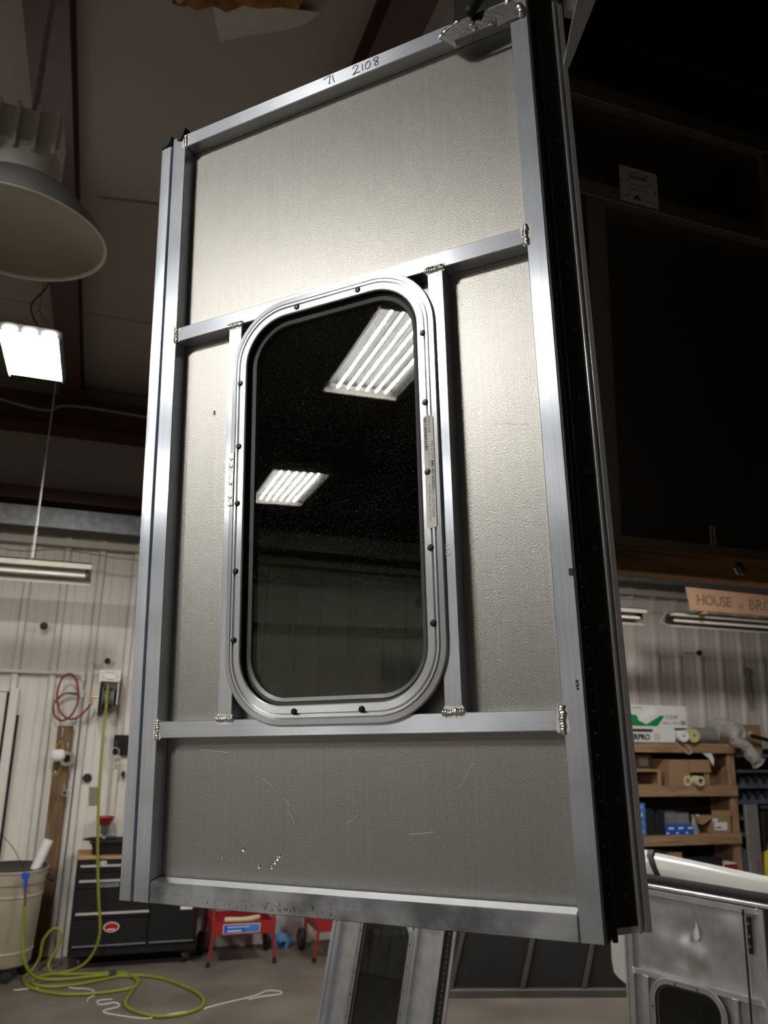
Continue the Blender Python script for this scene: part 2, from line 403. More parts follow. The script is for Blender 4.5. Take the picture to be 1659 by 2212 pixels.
# ribbed steel cladding: one rib mesh shared by all ribs, with narrow stiffeners between
bm = newbm(); prism(bm, [(-0.038, 0), (-0.020, -0.040), (0.020, -0.040), (0.038, 0)], 0.0, 3.60)
rib = obj('rib', bm, M_RIB, wall, grain=2)
rib.location = (-0.049 - 7 * 0.3115, WY, 0)
bm = newbm(); prism(bm, [(-0.009, 0), (-0.004, -0.004), (0.004, -0.004), (0.009, 0)], 0.0, 3.60)
sti = obj('stiffener', bm, M_RIB, wall, grain=2)
sti.location = (-0.049 - 7 * 0.3115 + 0.104, WY, 0)
for k in range(-7, 29):
    x = -0.049 + k * 0.3115
    if k > -7:
        o = link('rib', rib.data, wall); o.location = (x, WY, 0)
    for dx in (0.104, 0.208):
        if k == -7 and dx == 0.104: continue
        o = link('stiffener', sti.data, wall); o.location = (x + dx, WY, 0)
# vinyl faced insulation above the cladding
part_box('insulation_panel', M_CEIL, wall, -12, 12, 7.97, 8.02, 3.78, 5.08)
def ribwall(name, along, fixed, a0, a1, inward):
    bm = newbm()
    t = 0.2
    if along == 'x': box(bm, a0, a1, min(fixed, fixed - inward * t), max(fixed, fixed - inward * t), 0, 5.08)
    else: box(bm, min(fixed, fixed - inward * t), max(fixed, fixed - inward * t), a0, a1, 0, 5.08)
    k = a0 + 0.2
    while k < a1 - 0.1:
        f0, f1 = sorted((fixed, fixed + inward * 0.03))
        if along == 'x': box(bm, k, k + 0.05, f0, f1, 0, 5.08)
        else: box(bm, f0, f1, k, k + 0.05, 0, 5.08)
        k += 0.3115
    return struct(name, bm, M_WALL)
ribwall('wall_front', 'x', -12.0, -12, 12, 1)
ribwall('wall_left', 'y', -9.5, -12, 8.02, 1)
bm = newbm(); box(bm, -9.5, -9.42, -6, 8.0, 3.62, 5.08); struct('trim_8', bm, M_CEIL)
bm = newbm(); box(bm, -9.42, -9.22, -6, 7.9, 3.60, 3.95); box(bm, -9.42, -9.3, -6, 7.9, 2.95, 3.03); struct('trim_9', bm, M_MAROON)
ribwall('wall_right', 'y', 12.0, -12, 8.02, -1)
# steel of the roof and the girts on the back wall
def ibeam(name, x0, x1, y0, y1, z0, z1, mat, along='y'):
    bm = newbm(); fl = 0.018
    if along == 'y':
        xm = (x0 + x1) / 2
        box(bm, x0, x1, y0, y1, z0, z0 + fl); box(bm, xm - 0.008, xm + 0.008, y0, y1, z0 + fl, z1 - fl); box(bm, x0, x1, y0, y1, z1 - fl, z1)
    else:
        ym = (y0 + y1) / 2
        box(bm, x0, x1, y0, y1, z0, z0 + fl); box(bm, x0, x1, ym - 0.008, ym + 0.008, z0 + fl, z1 - fl); box(bm, x0, x1, y0, y1, z1 - fl, z1)
    return struct(name, bm, mat)
ibeam('trim_1', -0.58, -0.395, -6, 7.95, 4.86, 5.08, M_MAROON)
ibeam('trim_2', 0.86, 1.04, -6, 7.95, 4.86, 5.08, M_MAROON)
bm = newbm(); box(bm, -12, 12, 7.80, 7.97, 4.56, 4.92); box(bm, -12, 12, 7.72, 7.80, 4.56, 4.60); struct('trim_3', bm, M_MAROON)
bm = newbm(); box(bm, -12, 12, 7.78, 7.97, 3.86, 4.00); box(bm, -12, 12, 7.70, 7.78, 3.86, 3.88); struct('trim_4', bm, M_MAROON)
bm = newbm(); box(bm, -12, 12, 7.72, 7.97, 3.68, 3.80); box(bm, -12, 12, 7.72, 7.76, 3.62, 3.68); struct('trim_5', bm, M_GREYST)
bm = newbm(); box(bm, -12, 12, 7.90, 8.0, 3.50, 3.56); struct('trim_6', bm, M_CREAMM)
# seam of the ceiling insulation
bm = newbm(); tube(bm, smooth_pts([(-0.30, 4.70, 5.083), (0.3, 4.62, 5.076), (0.9, 4.72, 5.083)]), 0.012, 8); tube(bm, [(-12, 6.3, 5.08), (12, 6.3, 5.08)], 0.01, 6)
struct('trim_7', bm, M_CEIL)
# torn place in the ceiling insulation
tor = thing('torn_insulation', 'torn brown fibreglass and white vinyl flaps hanging from the ceiling', 'insulation', (0.18, 2.9, 5.08))
def sheet(name, mat, parent, pts, thick, M=None, sub=2, wob=0.0):
    bm = newbm(); prism(bm, pts, -thick, 0)
    bmesh.ops.triangulate(bm, faces=bm.faces[:])
    if sub: bmesh.ops.subdivide_edges(bm, edges=bm.edges[:], cuts=sub, use_grid_fill=True)
    if wob:
        for v in bm.verts: v.co.z += wob * noise.noise(v.co * 9)
    return obj(name, bm, mat, parent, M=M)
sheet('fibreglass', M_FIBRE, tor, [(-0.12, -0.4), (0.42, -0.4), (0.36, 0.0), (0.12, 0.05), (0.06, 0.14), (0.0, 0.11), (-0.06, 0.15), (-0.1, 0.13), (-0.17, 0.16), (-0.09, 0.05), (-0.17, -0.05)], 0.05, wob=0.04)
sheet('vinyl_flap', M_VINYL, tor, [(-0.28, -0.4), (-0.16, -0.4), (-0.10, 0.04), (-0.14, 0.10), (-0.26, 0.02)], 0.004, M=T((0, 0, -0.07)) @ RX(-14), wob=0.01)
sheet('vinyl_flap', M_VINYL, tor, [(-0.01, 0.10), (0.10, 0.06), (0.46, -0.02), (0.40, 0.09), (0.06, 0.34)], 0.004, M=T((0, 0, -0.03)) @ RX(5), wob=0.01)

# old white door and its frame at the left end of the back wall
bm = newbm(); box(bm, -1.62, -0.715, 7.965, 8.0, 0.0, 2.17); dr = struct('door_1', bm, M_WALL)
part_box('edge_gap', M_DARKGAP, dr, -0.713, -0.694, 7.955, 7.985, 0.0, 2.16)
part_box('door_frame', M_RIB, dr, -0.692, -0.618, 7.95, 8.0, 0.0, 2.20, bevel=0.004)
part_box('frame_gap', M_DARKGAP, dr, -0.616, -0.597, 7.975, 7.99, 0.0, 1.97)
part_box('door_frame', M_RIB, dr, -1.7, -0.70, 7.95, 8.0, 2.165, 2.215, bevel=0.004)
part_box('raised_panel', M_RIB, dr, -1.5, -0.79, 7.955, 7.965, 0.3, 2.08, bevel=0.004)

# ================================================================== lamps
def t5(label, cx, cy, z):
    t = thing('fluorescent_high_bay', label, 'light', (cx, cy, z), 0, 'lit fluorescent high bays')
    bm = newbm(); box(bm, -0.61, 0.61, -0.09, 0.09, 0.02, 0.10)
    prism(bm, [(-0.195, 0.0255), (-0.195, 0.034), (0.195, 0.034), (0.195, 0.0255)], -0.61, 0.61, axis=0)
    obj('housing', bm, M_REFLECT, t)
    for s in (-1, 1):
        bm = newbm(); box(bm, s * 0.615 - 0.012, s * 0.615 + 0.012, -0.25, 0.25, -0.04, 0.04); obj('end_plate', bm, M_WHITE, t)
    for i in range(6):
        y = -0.165 + i * 0.066
        bm = newbm(); cyl(bm, (-0.575, y, -0.006), (0.575, y, -0.006), 0.0058, 10); obj('tube_lamp', bm, M_TUBEON, t)
    for s in (-1, 1):
        bm = newbm(); prism(bm, [(s * 0.195, 0.024), (s * 0.25, -0.022), (s * 0.262, -0.022), (s * 0.20, 0.034)], -0.61, 0.61, axis=0); obj('side_lip', bm, M_LIPW, t)
    for s in (-0.5, 0.5):
        bm = newbm(); tube(bm, [(s, 0, 0.10), (s, 0, 5.075 - z)], 0.003, 6); obj('hanger_wire', bm, M_STEEL, t)
    return t
t5('lit six-tube high bay nearest the door, reflected large in its window', -2.80, -0.01, 4.0)
t5('lit six-tube high bay farther left, reflected small in the door window', -5.94, -0.05, 4.0)
def led(label, cx, cy, z):
    t = thing('led_high_bay', label, 'light', (cx, cy, z), 0, 'led high bays')
    part_box('diffuser', M_LED, t, -0.145, 0.145, -0.30, 0.30, -0.004, 0.0)
    bm = newbm(); prism(bm, [(-0.165, 0.0), (-0.15, -0.02), (-0.145, 0.0), (0.145, 0.0), (0.15, -0.02), (0.165, 0.0), (0.165, 0.04), (0.12, 0.05), (-0.12, 0.05), (-0.165, 0.04)], -0.31, 0.31, axis=1)
    obj('housing', bm, M_GREY, t)
    for i in (-0.1, 0, 0.1): part_box('end_slot', M_LED, t, i - 0.03, i + 0.03, -0.316, -0.31, 0.012, 0.022)
    part_box('driver_box', M_GREY, t, -0.085, 0.085, -0.2, 0.2, 0.05, 0.11, bevel=0.004)
    for sx in (-1, 1):
        for sy in (-1, 1):
            bm = newbm(); tube(bm, [(sx * 0.12, sy * 0.26, 0.05), (0, 0, 0.30)], 0.002, 5); obj('hanger_wire', bm, M_STEEL, t)
    bm = newbm(); tube(bm, [(0, 0, 0.30), (0, 0, 5.075 - z)], 0.004, 6); obj('chain', bm, M_STEEL, t)
    bm = newbm(); tube(bm, smooth_pts([(0.02, 0, 0.11), (0.0, 0.02, 0.2), (-0.05, 0, 0.32), (0.03, 0, 0.5), (0.0, 0.0, 0.8), (0.0, 0, 5.075 - z)]), 0.005, 6); obj('power_cord', bm, M_RUBBER, t)
    return t
led('glowing white led panel light hanging at the left edge', -0.535, 4.78, 4.0)
led('unseen led panel light added behind the door to light the back wall', 2.6, 4.78, 4.0)  # extra lamp out of view, added to brighten the back wall
led('unseen led panel light added behind the raised cap to light the shelving', 4.9, 4.78, 4.0)  # another unseen lamp, added for light on the shelves and white cap
# big unlit dome high bay
t = thing('dome_high_bay', 'large unlit white dome high bay lamp hanging below the rafter', 'light', (-0.42, 2.77, 3.6))
bm = newbm(); lathe(bm, [(0.298, 0.0), (0.30, 0.004), (0.296, 0.02), (0.25, 0.085), (0.19, 0.15), (0.12, 0.19), (0.0, 0.195)], n=48)
obj('dome', bm, M_GREY, t)
bm = newbm(); lathe(bm, [(0.30, 0.0), (0.302, -0.004), (0.294, -0.004), (0.29, 0.004)], n=48); obj('rim', bm, M_WHITE, t)
bm = newbm(); lathe(bm, [(0.29, 0.004), (0.24, 0.02), (0.12, 0.03), (0.0, 0.033)], n=48); obj('lens', bm, M_LENS, t)
bm = newbm(); lathe(bm, [(0.12, 0.18), (0.125, 0.20), (0.115, 0.30), (0.0, 0.30)], n=24); obj('collar', bm, M_WHITE, t)
part_box('ballast_box', M_WHITE, t, -0.11, 0.11, -0.10, 0.10, 0.30, 0.44, bevel=0.006)
for i in range(4): part_box('cooling_fin', M_WHITE, t, -0.10 + i * 0.062, -0.088 + i * 0.062, -0.13, -0.10, 0.26, 0.44)
bm = newbm(); tube(bm, [(0, 0, 0.44), (0, 0, 1.475)], 0.012, 8); obj('hanger', bm, M_STEEL, t)
# unlit strip fixtures in front of the back wall
def strip(label, x0, x1, zt, zb, group='unlit strip lights'):
    t = thing('strip_light', label, 'light', (x0, 6.75, zb), 0, group); L = x1 - x0; h = zt - zb
    bm = newbm(); prism(bm, [(-0.05, h), (0.07, h), (0.17, h * 0.42), (0.165, h * 0.40), (0.065, h - 0.01), (-0.05, h - 0.01)], 0, L, axis=0); obj('top_housing', bm, M_CREAMM, t)
    bm = newbm(); prism(bm, [(0.17, h * 0.42), (0.10, 0.03), (0.0, 0.0), (0.0, 0.006), (0.095, 0.036), (0.163, h * 0.42)], 0, L, axis=0); obj('reflector', bm, M_CREAMM, t)
    part_box('ballast_cover', M_CREAMM, t, 0, L, -0.05, 0.0, h * 0.72, h)
    for y, z in ((0.02, h * 0.45), (0.07, h * 0.62)):
        bm = newbm(); cyl(bm, (0.03, y, z), (L - 0.03, y, z), 0.014, 12); obj('tube_lamp', bm, M_TUBEOFF, t)
    for x in (0.03, L - 0.03): part_box('lamp_socket', M_BLACK, t, x - 0.012, x + 0.012, -0.0, 0.09, h * 0.35, h * 0.74)
    for x in (0.18 * L, 0.5 * L, 0.82 * L):
        bm = newbm(); tube(bm, [(x, 0.0, h), (x, 0.0, 4.0 - zb + 1.07)], 0.002, 5); obj('hanger_wire', bm, M_STEEL, t)
    return t
strip('long cream strip light with unlit tube above the red hose', -2.55, -0.115, 3.145, 2.975)
strip('unlit strip light just right of the door hinge, below the wood beam', 2.70, 5.10, 3.135, 2.975)
strip('unlit strip light under the cardboard sign', 5.41, 7.85, 3.13, 2.985)
bm = newbm(); tube(bm, smooth_pts([(-0.56, 6.72, 5.07), (-0.555, 6.71, 4.2), (-0.56, 6.70, 3.155)]), 0.003, 6)
tag(obj('pull_cord', bm, M_STRING), 'thin pale cord hanging down to the left strip light', 'cord')
bm = newbm(); tube(bm, smooth_pts([(-1.6, 7.6, 3.46), (-0.8, 7.6, 3.36), (-0.4, 7.6, 3.40), (0.3, 7.6, 3.36), (1.4, 7.6, 3.42), (3, 7.6, 3.36), (5.0, 7.6, 3.36), (6.2, 7.6, 3.40), (8, 7.6, 3.34)]), 0.006, 6)
tag(obj('sagging_cable', bm, M_GREY), 'thin sagging cable strung along the top of the white wall', 'cable')
bm = newbm(); tube(bm, smooth_pts([(-1.6, 7.66, 4.86), (-0.75, 7.66, 4.70), (-0.45, 7.66, 4.78), (0.6, 7.66, 4.76), (3, 7.66, 4.74)]), 0.012, 6)
tag(obj('ceiling_conduit', bm, M_GREY), 'thin grey conduit running along the dark girt under the ceiling', 'conduit')

# ================================================================== the door
def door(root, W, Ht, mid, low, wl, wr, ring, mats, main=False, flipv=False, leftstrip=True, hinge=True, dents=None):
    """local x along the width, y up, z towards the room; tubes 25 mm deep standing on the sheet at z=0"""
    panel_m, frame_m, ring_m = mats
    tw = 0.0265; D = 0.025
    rx0, rx1, ry0, ry1, rr = ring
    ow = 0.027
    inner = rr_loop(rx0 + ow, rx1 - ow, ry0 + ow, ry1 - ow, rr - ow, 12)
    # outer skin
    bm = newbm()
    plate_hole(bm, 0.0, W, 0.0, Ht, inner, -0.003, 0.0)
    if dents:
        bmesh.ops.triangulate(bm, faces=bm.faces[:]); 
        for _ in range(4):
            bmesh.ops.subdivide_edges(bm, edges=[e for e in bm.edges if e.calc_length() > 0.02], cuts=1)
            bmesh.ops.triangulate(bm, faces=bm.faces[:])
        for v in bm.verts:
            for (du, dv, rad, amp) in dents:
                v.co.z += amp * math.exp(-((v.co.x - du) ** 2 + (v.co.y - dv) ** 2) / rad ** 2)
            v.co.z += 0.004 * noise.noise(Vector((v.co.x * 7, v.co.y * 7, 3.1)))
    obj('skin_panel', bm, panel_m, root, grain=1, sharp=60 if dents else 35)
    def tubebox(name, x0, x1, y0, y1, m=frame_m, z0=0.0, z1=D):
        bm = newbm(); box(bm, x0, x1, y0, y1, z0, z1)
        return obj(name, bm, m, root, bevel=0.0010, sharp=30, grain=0 if x1 - x0 > y1 - y0 else 1)
    tubebox('stile', 0.0, 0.0285, 0.0, Ht)
    tubebox('stile', W - 0.0265, W, 0.0, Ht)
    tubebox('top_rail', 0.0295, W - 0.0275, Ht - tw, Ht)
    tubebox('bottom_rail', 0.0295, W - 0.0275, 0.0, 0.0278, M_FRAMED if main else frame_m)
    tubebox('cross_rail', 0.0295, W - 0.0275, mid, mid + 0.0255)
    tubebox('cross_rail', 0.0295, W - 0.0275, low, low + 0.024)
    tubebox('window_stile', wl, wl + 0.0245, low + 0.0245, mid - 0.0005)
    tubebox('window_stile', wr, wr + 0.024, low + 0.0245, mid - 0.0005)
    # window: clamp ring, rubber throat, lip and glass
    bm = newbm(); uvl = bm.loops.layers.uv.new('UVMap')
    prof = [(0.0, 0.022), (0.0, 0.0295), (0.0015, 0.0305), (0.0105, 0.0305), (0.011, 0.0270), (0.0130, 0.0270), (0.0135, 0.0310), (0.0165, 0.0310), (0.017, 0.0270), (0.0182, 0.0270), (0.0187, 0.0305), (0.0255, 0.0298), (0.027, 0.0284), (0.027, 0.0255)]
    sweep_ring(bm, inner, prof, uvl)
    rg = obj('window_ring', bm, ring_m, root, uvdone=True, sharp=20)
    bm = newbm(); sweep_ring(bm, inner, [(-0.005, -0.006), (-0.005, 0.0185), (-0.0008, 0.0200), (-0.0008, 0.0285), (0.0, 0.0285), (0.003, 0.018), (0.003, -0.006)]); obj('rubber_throat', bm, M_RUBBER, root)
    bm = newbm(); sweep_ring(bm, inner, [(-0.0115, 0.0120), (-0.0115, 0.0165), (-0.0105, 0.0180), (-0.0052, 0.0200), (-0.0052, 0.0120)]); obj('glazing_lip', bm, M_LIP, root)
    bm = newbm(); prism(bm, [(p[0], p[1]) for p in rr_loop(rx0 + ow + 0.0062, rx1 - ow - 0.0062, ry0 + ow + 0.0062, ry1 - ow - 0.0062, rr - ow - 0.006, 12)], 0.0115, 0.0155); obj('window_glass', bm, M_GLASS, root)
    # screws of the ring
    bm = newbm(); lathe(bm, [(0.0, 0.0), (0.0046, 0.0), (0.0046, 0.0012), (0.0034, 0.0028), (0.0, 0.0032)], n=12)
    box(bm, -0.0032, 0.0032, -0.0005, 0.0005, 0.0028, 0.0036)
    s0 = obj('ring_screw', bm, M_SCREW, root)
    cxl, cxr = rx0 + 0.0165, rx1 - 0.0175; cyb, cyt = ry0 + 0.0185, ry1 - 0.0190
    cx, cyc = (rx0 + rx1) / 2, (ry0 + ry1) / 2
    spots = [(cx + 0.053, cyt), (cx - 0.053, cyt), (cx - 0.053, cyb), (cx + 0.05, cyb)] + [(cxl, cyc + d) for d in (0.197, 0.093, 0.003, -0.1, -0.2)] + [(cxr, cyc + d) for d in (0.206, 0.102, 0.002, -0.101, -0.199)]
    for i, (u, v) in enumerate(spots):
        o = s0 if i == 0 else link('ring_screw', s0.data, root)
        o.matrix_local = T((u, v, 0.0303)) @ RZ(random.uniform(0, 180))
    # welds
    def weld(u, v, L, vert, seed):
        rnd = random.Random(seed); bm = newbm(); nb = max(5, int(L / 0.0027))
        for i in range(nb):
            s = -L / 2 + L * i / (nb - 1); r = 0.0046 + rnd.uniform(-0.0008, 0.0010)
            c = (rnd.uniform(-0.0008, 0.0008), s) if vert else (s, rnd.uniform(-0.0008, 0.0008))
            bmesh.ops.create_uvsphere(bm, u_segments=8, v_segments=5, radius=1.0, matrix=T((c[0], c[1], 0.0)) @ Matrix.Diagonal((r * (1.0 if vert else 0.75), r * (0.75 if vert else 1.0), 0.0030, 1)))
        hp = [( (0.0070 + rnd.uniform(-0.002, 0.002)) * math.cos(a) + (0 if vert else math.copysign(L / 2 - 0.004, math.cos(a))), (0.0070 + rnd.uniform(-0.002, 0.002)) * math.sin(a) + (math.copysign(L / 2 - 0.004, math.sin(a)) if vert else 0)) for a in [2 * math.pi * (k + 0.5) / 18 for k in range(18)]]
        prism(bm, hp, 0.0, 0.0003, mi=1)
        obj('weld_bead', bm, [M_WELD, M_HALO], root, M=T((u, v, D)))
    j = 0
    for v in (mid + 0.0127, low + 0.012):
        weld(0.029, v, 0.024, True, 11 + j); weld(W - 0.027, v, 0.028, True, 17 + j); j += 1
    for u in (wl + 0.0122, wr + 0.012):
        weld(u, mid, 0.026, False, 31 + j); weld(u, low + 0.0245, 0.026, False, 41 + j); j += 1
    weld(0.029, Ht - 0.016, 0.022, True, 55); weld(W - 0.027, Ht - 0.012, 0.024, True, 56)
    if leftstrip:   # edge trim with its channel beside the free stile
        bm = newbm(); prism(bm, [(-0.0265, 0.0245), (-0.0062, 0.0245), (-0.0055, 0.0238), (-0.0055, 0.006), (-0.001, 0.006), (-0.001, -0.003), (-0.0265, -0.003)], 0.0, Ht - 0.012)
        for v in bm.verts: v.co = Vector((v.co.x, v.co.z, v.co.y))
        bmesh.ops.transform(bm, matrix=Matrix.Identity(4), verts=bm.verts[:])
        obj('edge_trim', bm, frame_m, root, grain=1, bevel=0.0006, sharp=25)
    return spots

# main door: axes measured in the shop
U = Vector((0.6968932, -0.71578598, 0.04461264)); V = Vector((-0.03994254, 0.02337174, 0.9989286)); Wn = U.cross(V)
O = Vector((0.08342649, 1.28647445, 1.74383028)) - Wn * 0.025
MD = Matrix(((U.x, V.x, Wn.x, O.x), (U.y, V.y, Wn.y, O.y), (U.z, V.z, Wn.z, O.z), (0, 0, 0, 1)))
W_, H_ = 0.6586, 1.270
dm = thing('cap_door', 'large bright aluminium truck cap door with round-cornered dark window, swung open', 'door', M=MD)
spots = door(dm, W_, H_, 0.859, 0.2215, 0.138, 0.4850, (0.1505, 0.4945, 0.2345, 0.876, 0.098), (M_PANEL, M_FRAME, M_RING), main=True)
# rubber ends at the free top corner
bm = newbm(); prism(bm, [(-0.026, 1.256), (-0.012, 1.260), (-0.006, 1.268), (-0.004, 1.278), (-0.016, 1.276), (-0.027, 1.268)], 0.0, 0.027); obj('rubber_end', bm, M_RUBBER, dm, bevel=0.001)
bm = newbm(); prism(bm, [(0.010, 1.262), (0.020, 1.258), (0.026, 1.270), (0.030, 1.282), (0.018, 1.279), (0.014, 1.272)], 0.004, 0.029); obj('rubber_end', bm, M_RUBBER, dm, bevel=0.001)
part_box('edge_foil', M_LABEL, dm, -0.004, 0.010, 1.258, 1.272, 0.002, 0.020)
# splice plate with four rivets
sp = part_box('splice_plate', M_STEEL, dm, 0.1500, 0.1600, 0.556, 0.640, 0.0305, 0.0325, bevel=0.0006)
for v in (0.569, 0.591, 0.618, 0.630):
    bm = newbm(); lathe(bm, [(0.0, 0.0), (0.0030, 0.0), (0.0026, 0.0012), (0.0, 0.0018)], n=10); obj('rivet', bm, M_RIVET, sp, M=T((0.1552, v, 0.0325)))
# long part label on the ring
lb = newbm(); prism(lb, [(p[0], p[1]) for p in rr_loop(0.4735, 0.4875, 0.480, 0.637, 0.004, 4)], 0.0312, 0.0316)
lb = obj('window_label', lb, M_LABEL, dm); lb['label'] = 'narrow white printed label with bar codes'
def barcode(parent, x0, x1, y0, y1, z, seed, mat=M_PRINT, vert=True, name='bar_code'):
    rnd = random.Random(seed); bm = newbm(); p = y0 if vert else x0; e = y1 if vert else x1
    k = (e - p) / 42
    while p < e:
        w = k * rnd.choice((0.5, 0.8, 1.3))
        if vert: box(bm, x0, x1, p, min(p + w, e), z, z + 0.0001)
        else: box(bm, p, min(p + w, e), y0, y1, z, z + 0.0001)
        p += w + k * rnd.choice((0.5, 0.9))
    return obj(name, bm, mat, parent)
barcode(lb, 0.4745, 0.4785, 0.587, 0.634, 0.0316, 3); barcode(lb, 0.4828, 0.4865, 0.533, 0.572, 0.0316, 4)
RT = RZ(-90)
text('label_text', '12N-51358', 0.0052, M_PRINT, lb, T((0.4800, 0.636, 0.0316)) @ RT, ext=0.00005)
text('label_text', 'YMS 40 X/M 354', 0.0048, M_PRINT, lb, T((0.4832, 0.600, 0.0316)) @ RT, ext=0.00005)
text('label_text', '46227 52.00 X 14.69 W/ SCR', 0.0030, M_PRINT, lb, T((0.4790, 0.595, 0.0316)) @ RT, ext=0.00005)
text('label_text', 'TIPO - 5517723424', 0.0052, M_PRINT, lb, T((0.4822, 0.536, 0.0316)) @ RT, ext=0.00005)
text('label_text', 'WIN, VENT, 45X14, B, 2001, 5.00 W, 84.00', 0.0028, M_PRINT, lb, T((0.4782, 0.540, 0.0316)) @ RT, ext=0.00005)
# marker writing on the top rail: 71  2108
bm = newbm(); zz = 0.0252
def wr(u0, v0, s, lines): strokes(bm, [[(u0 + a * s, v0 + b2 * s) for a, b2 in L] for L in lines], 0.00075, lambda a, b2: (a, b2, zz), 5)
s = 0.016
wr(0.314, 1.250, s, [[(0, 0.85), (0.4, 0.92), (0.85, 1.0), (0.8, 0.6), (0.72, 0.1), (0.9, 0.15)], [(1.15, 1.0), (1.2, 0.5), (1.35, 0.0)]])
wr(0.369, 1.249, s, [[(0, 0.75), (0.25, 1.0), (0.6, 0.95), (0.6, 0.65), (0.3, 0.25), (0.05, 0.0), (0.4, 0.08), (0.85, 0.05)], [(1.15, 0.85), (1.13, 0.5), (1.2, 0.05)],
    [(1.75, 0.9), (1.5, 0.6), (1.55, 0.15), (1.85, 0.05), (2.05, 0.45), (1.95, 0.85), (1.75, 0.9)], [(2.9, 0.95), (2.6, 1.0), (2.4, 0.8), (2.75, 0.5), (2.95, 0.15), (2.7, 0.0), (2.55, 0.2), (2.75, 0.5), (2.95, 0.9)]])
mk = obj('marker_writing', bm, M_INK, dm); mk['label'] = 'handwritten 71 2108 in dark marker'
bm = newbm(); zz = 0.0252
wr(0.4905, 0.440, 0.011, [[(0, 1.6), (0.9, 1.5)], [(0, 1.0), (0.9, 0.95)], [(0.45, 1.55), (0.4, 0.95)], [(0, 0.7), (0.9, 0.6), (0.9, 0.3), (0.6, 0.2), (0.45, 0.6)], [(0.45, 0.4), (0.0, 0.1)]])
obj('scribe_mark', bm, M_INKW, dm)
# scratches and grinding pits on sheet and bottom rail
rnd = random.Random(5); bm = newbm()
for (u, v, du, dv, r) in ((0.20, 0.165, 0.018, -0.012, .00015), (0.235, 0.14, 0.008, -0.010, .0002), (0.24, 0.125, 0.012, -0.018, .00015), (0.42, 0.10, 0.035, 0.004, .00025), (0.09, 0.205, 0.05, -0.005, .0002), (0.56, 0.62, 0.05, -0.01, .0002), (0.55, 1.12, 0.02, -0.01, .00012), (0.60, 1.03, 0.02, 0.006, .0002), (0.33, 0.11, .02, .012, .0002), (0.49, 0.155, .02, .03, .0002)):
    tube(bm, smooth_pts([(u, v, 0.0002), (u + du * 0.5 + rnd.uniform(-.002, .002), v + dv * 0.5, 0.0002), (u + du, v + dv, 0.0002)], 3), r, 4)
obj('sheet_scratches', bm, M_INKW, dm, kind='stuff')
bm = newbm()
for (u, v, r) in ((0.135, 0.058, .0028), (0.170, 0.072, .003), (0.196, 0.052, .003), (0.217, 0.052, .0028), (0.222, 0.058, .003), (0.226, 0.0635, .0035), (0.229, 0.067, .003), (0.208, 0.043, .002)):
    lathe(bm, [(r, 0.0), (r * 0.75, 0.0007), (r * 0.5, 0.0003), (0.0, 0.0001)], (u, v, 0.0), n=10)
obj('weld_spatter', bm, M_WELD, dm, kind='stuff')
bm = newbm()
for i in range(46):
    u = rnd.choice((rnd.uniform(0.13, 0.33), rnd.uniform(0.22, 0.27))); v = rnd.uniform(0.003, 0.012); h = rnd.uniform(0.0008, 0.004)
    box(bm, u, u + rnd.uniform(0.0004, 0.0014), v, v + h, 0.0249, 0.0252)
obj('grinding_pits', bm, M_PRINT, dm, kind='stuff')
bm = newbm(); prism(bm, [(0.0280, 0.0245), (0.0316, 0.0060), (0.0306, 0.0050), (0.0280, 0.0080)], 0.031, W_ - 0.029, axis=0)
obj('glint_flange', bm, M_FRAME, dm, grain=0)  # sloped strip added to catch the lamps as a bright band
part_box('ink_patch', M_PRINT, dm, 0.6525, 0.6582, 0.400, 0.409, 0.0250, 0.0252)
bm = newbm(); zz = 0.0252
wr(0.6500, 0.2665, 0.006, [[(0.0, 1.9), (0.5, 1.8), (0.1, 1.5), (0.5, 1.2)], [(0.0, 0.9), (0.5, 1.0), (0.1, 0.6)], [(0.1, 0.3), (0.5, 0.4), (0.2, 0.0)]])
obj('small_print', bm, M_INK, dm)
bm = newbm(); zz = 0.0002
wr(0.0930, 0.725, 0.007, [[(0.3, 1.0), (0.0, 0.8), (0.2, 0.5), (0.4, 0.2), (0.1, 0.0), (0.0, 0.3), (0.35, 0.8), (0.3, 1.0)]])
obj('pencil_mark', bm, M_INK, dm)
# small tabs under the bottom edge
for u in (0.055, 0.235, 0.40, 0.585): part_box('edge_tab', M_STEEL, dm, u, u + 0.016, -0.0055, 0.0, -0.001, 0.002)
# bracket for the gas strut, welded into the hinge-side top corner
bm = newbm(); prism(bm, [(0.518, 1.252), (0.547, 1.2195), (0.612, 1.2265), (0.650, 1.228), (0.655, 1.240), (0.640, 1.262), (0.560, 1.266)], 0.0252, 0.0285)
bk = obj('strut_bracket', bm, M_STEEL, dm, bevel=0.0006)
bm = newbm(); prism(bm, [(0.549, 1.2215), (0.612, 1.2285), (0.613, 1.2385), (0.600, 1.2385), (0.585, 1.251), (0.572, 1.254), (0.562, 1.246), (0.553, 1.2325), (0.549, 1.231)], 0.0287, 0.0310)
box(bm, 0.549, 0.612, 1.2205, 1.2225, 0.0287, 0.040)
obj('strut_plate', bm, M_STEEL, bk, bevel=0.0005)
for (u, v) in ((0.5545, 1.2285), (0.6055, 1.2335), (0.5800, 1.2355), (0.5760, 1.2475)):
    bm = newbm(); lathe(bm, [(0.0, 0.0), (0.0044, 0.0), (0.0042, 0.0012), (0.0024, 0.0022), (0.0022, 0.0012), (0.0, 0.0012)], n=14); obj('rivet', bm, M_RIVET, bk, M=T((u, v, 0.031)))
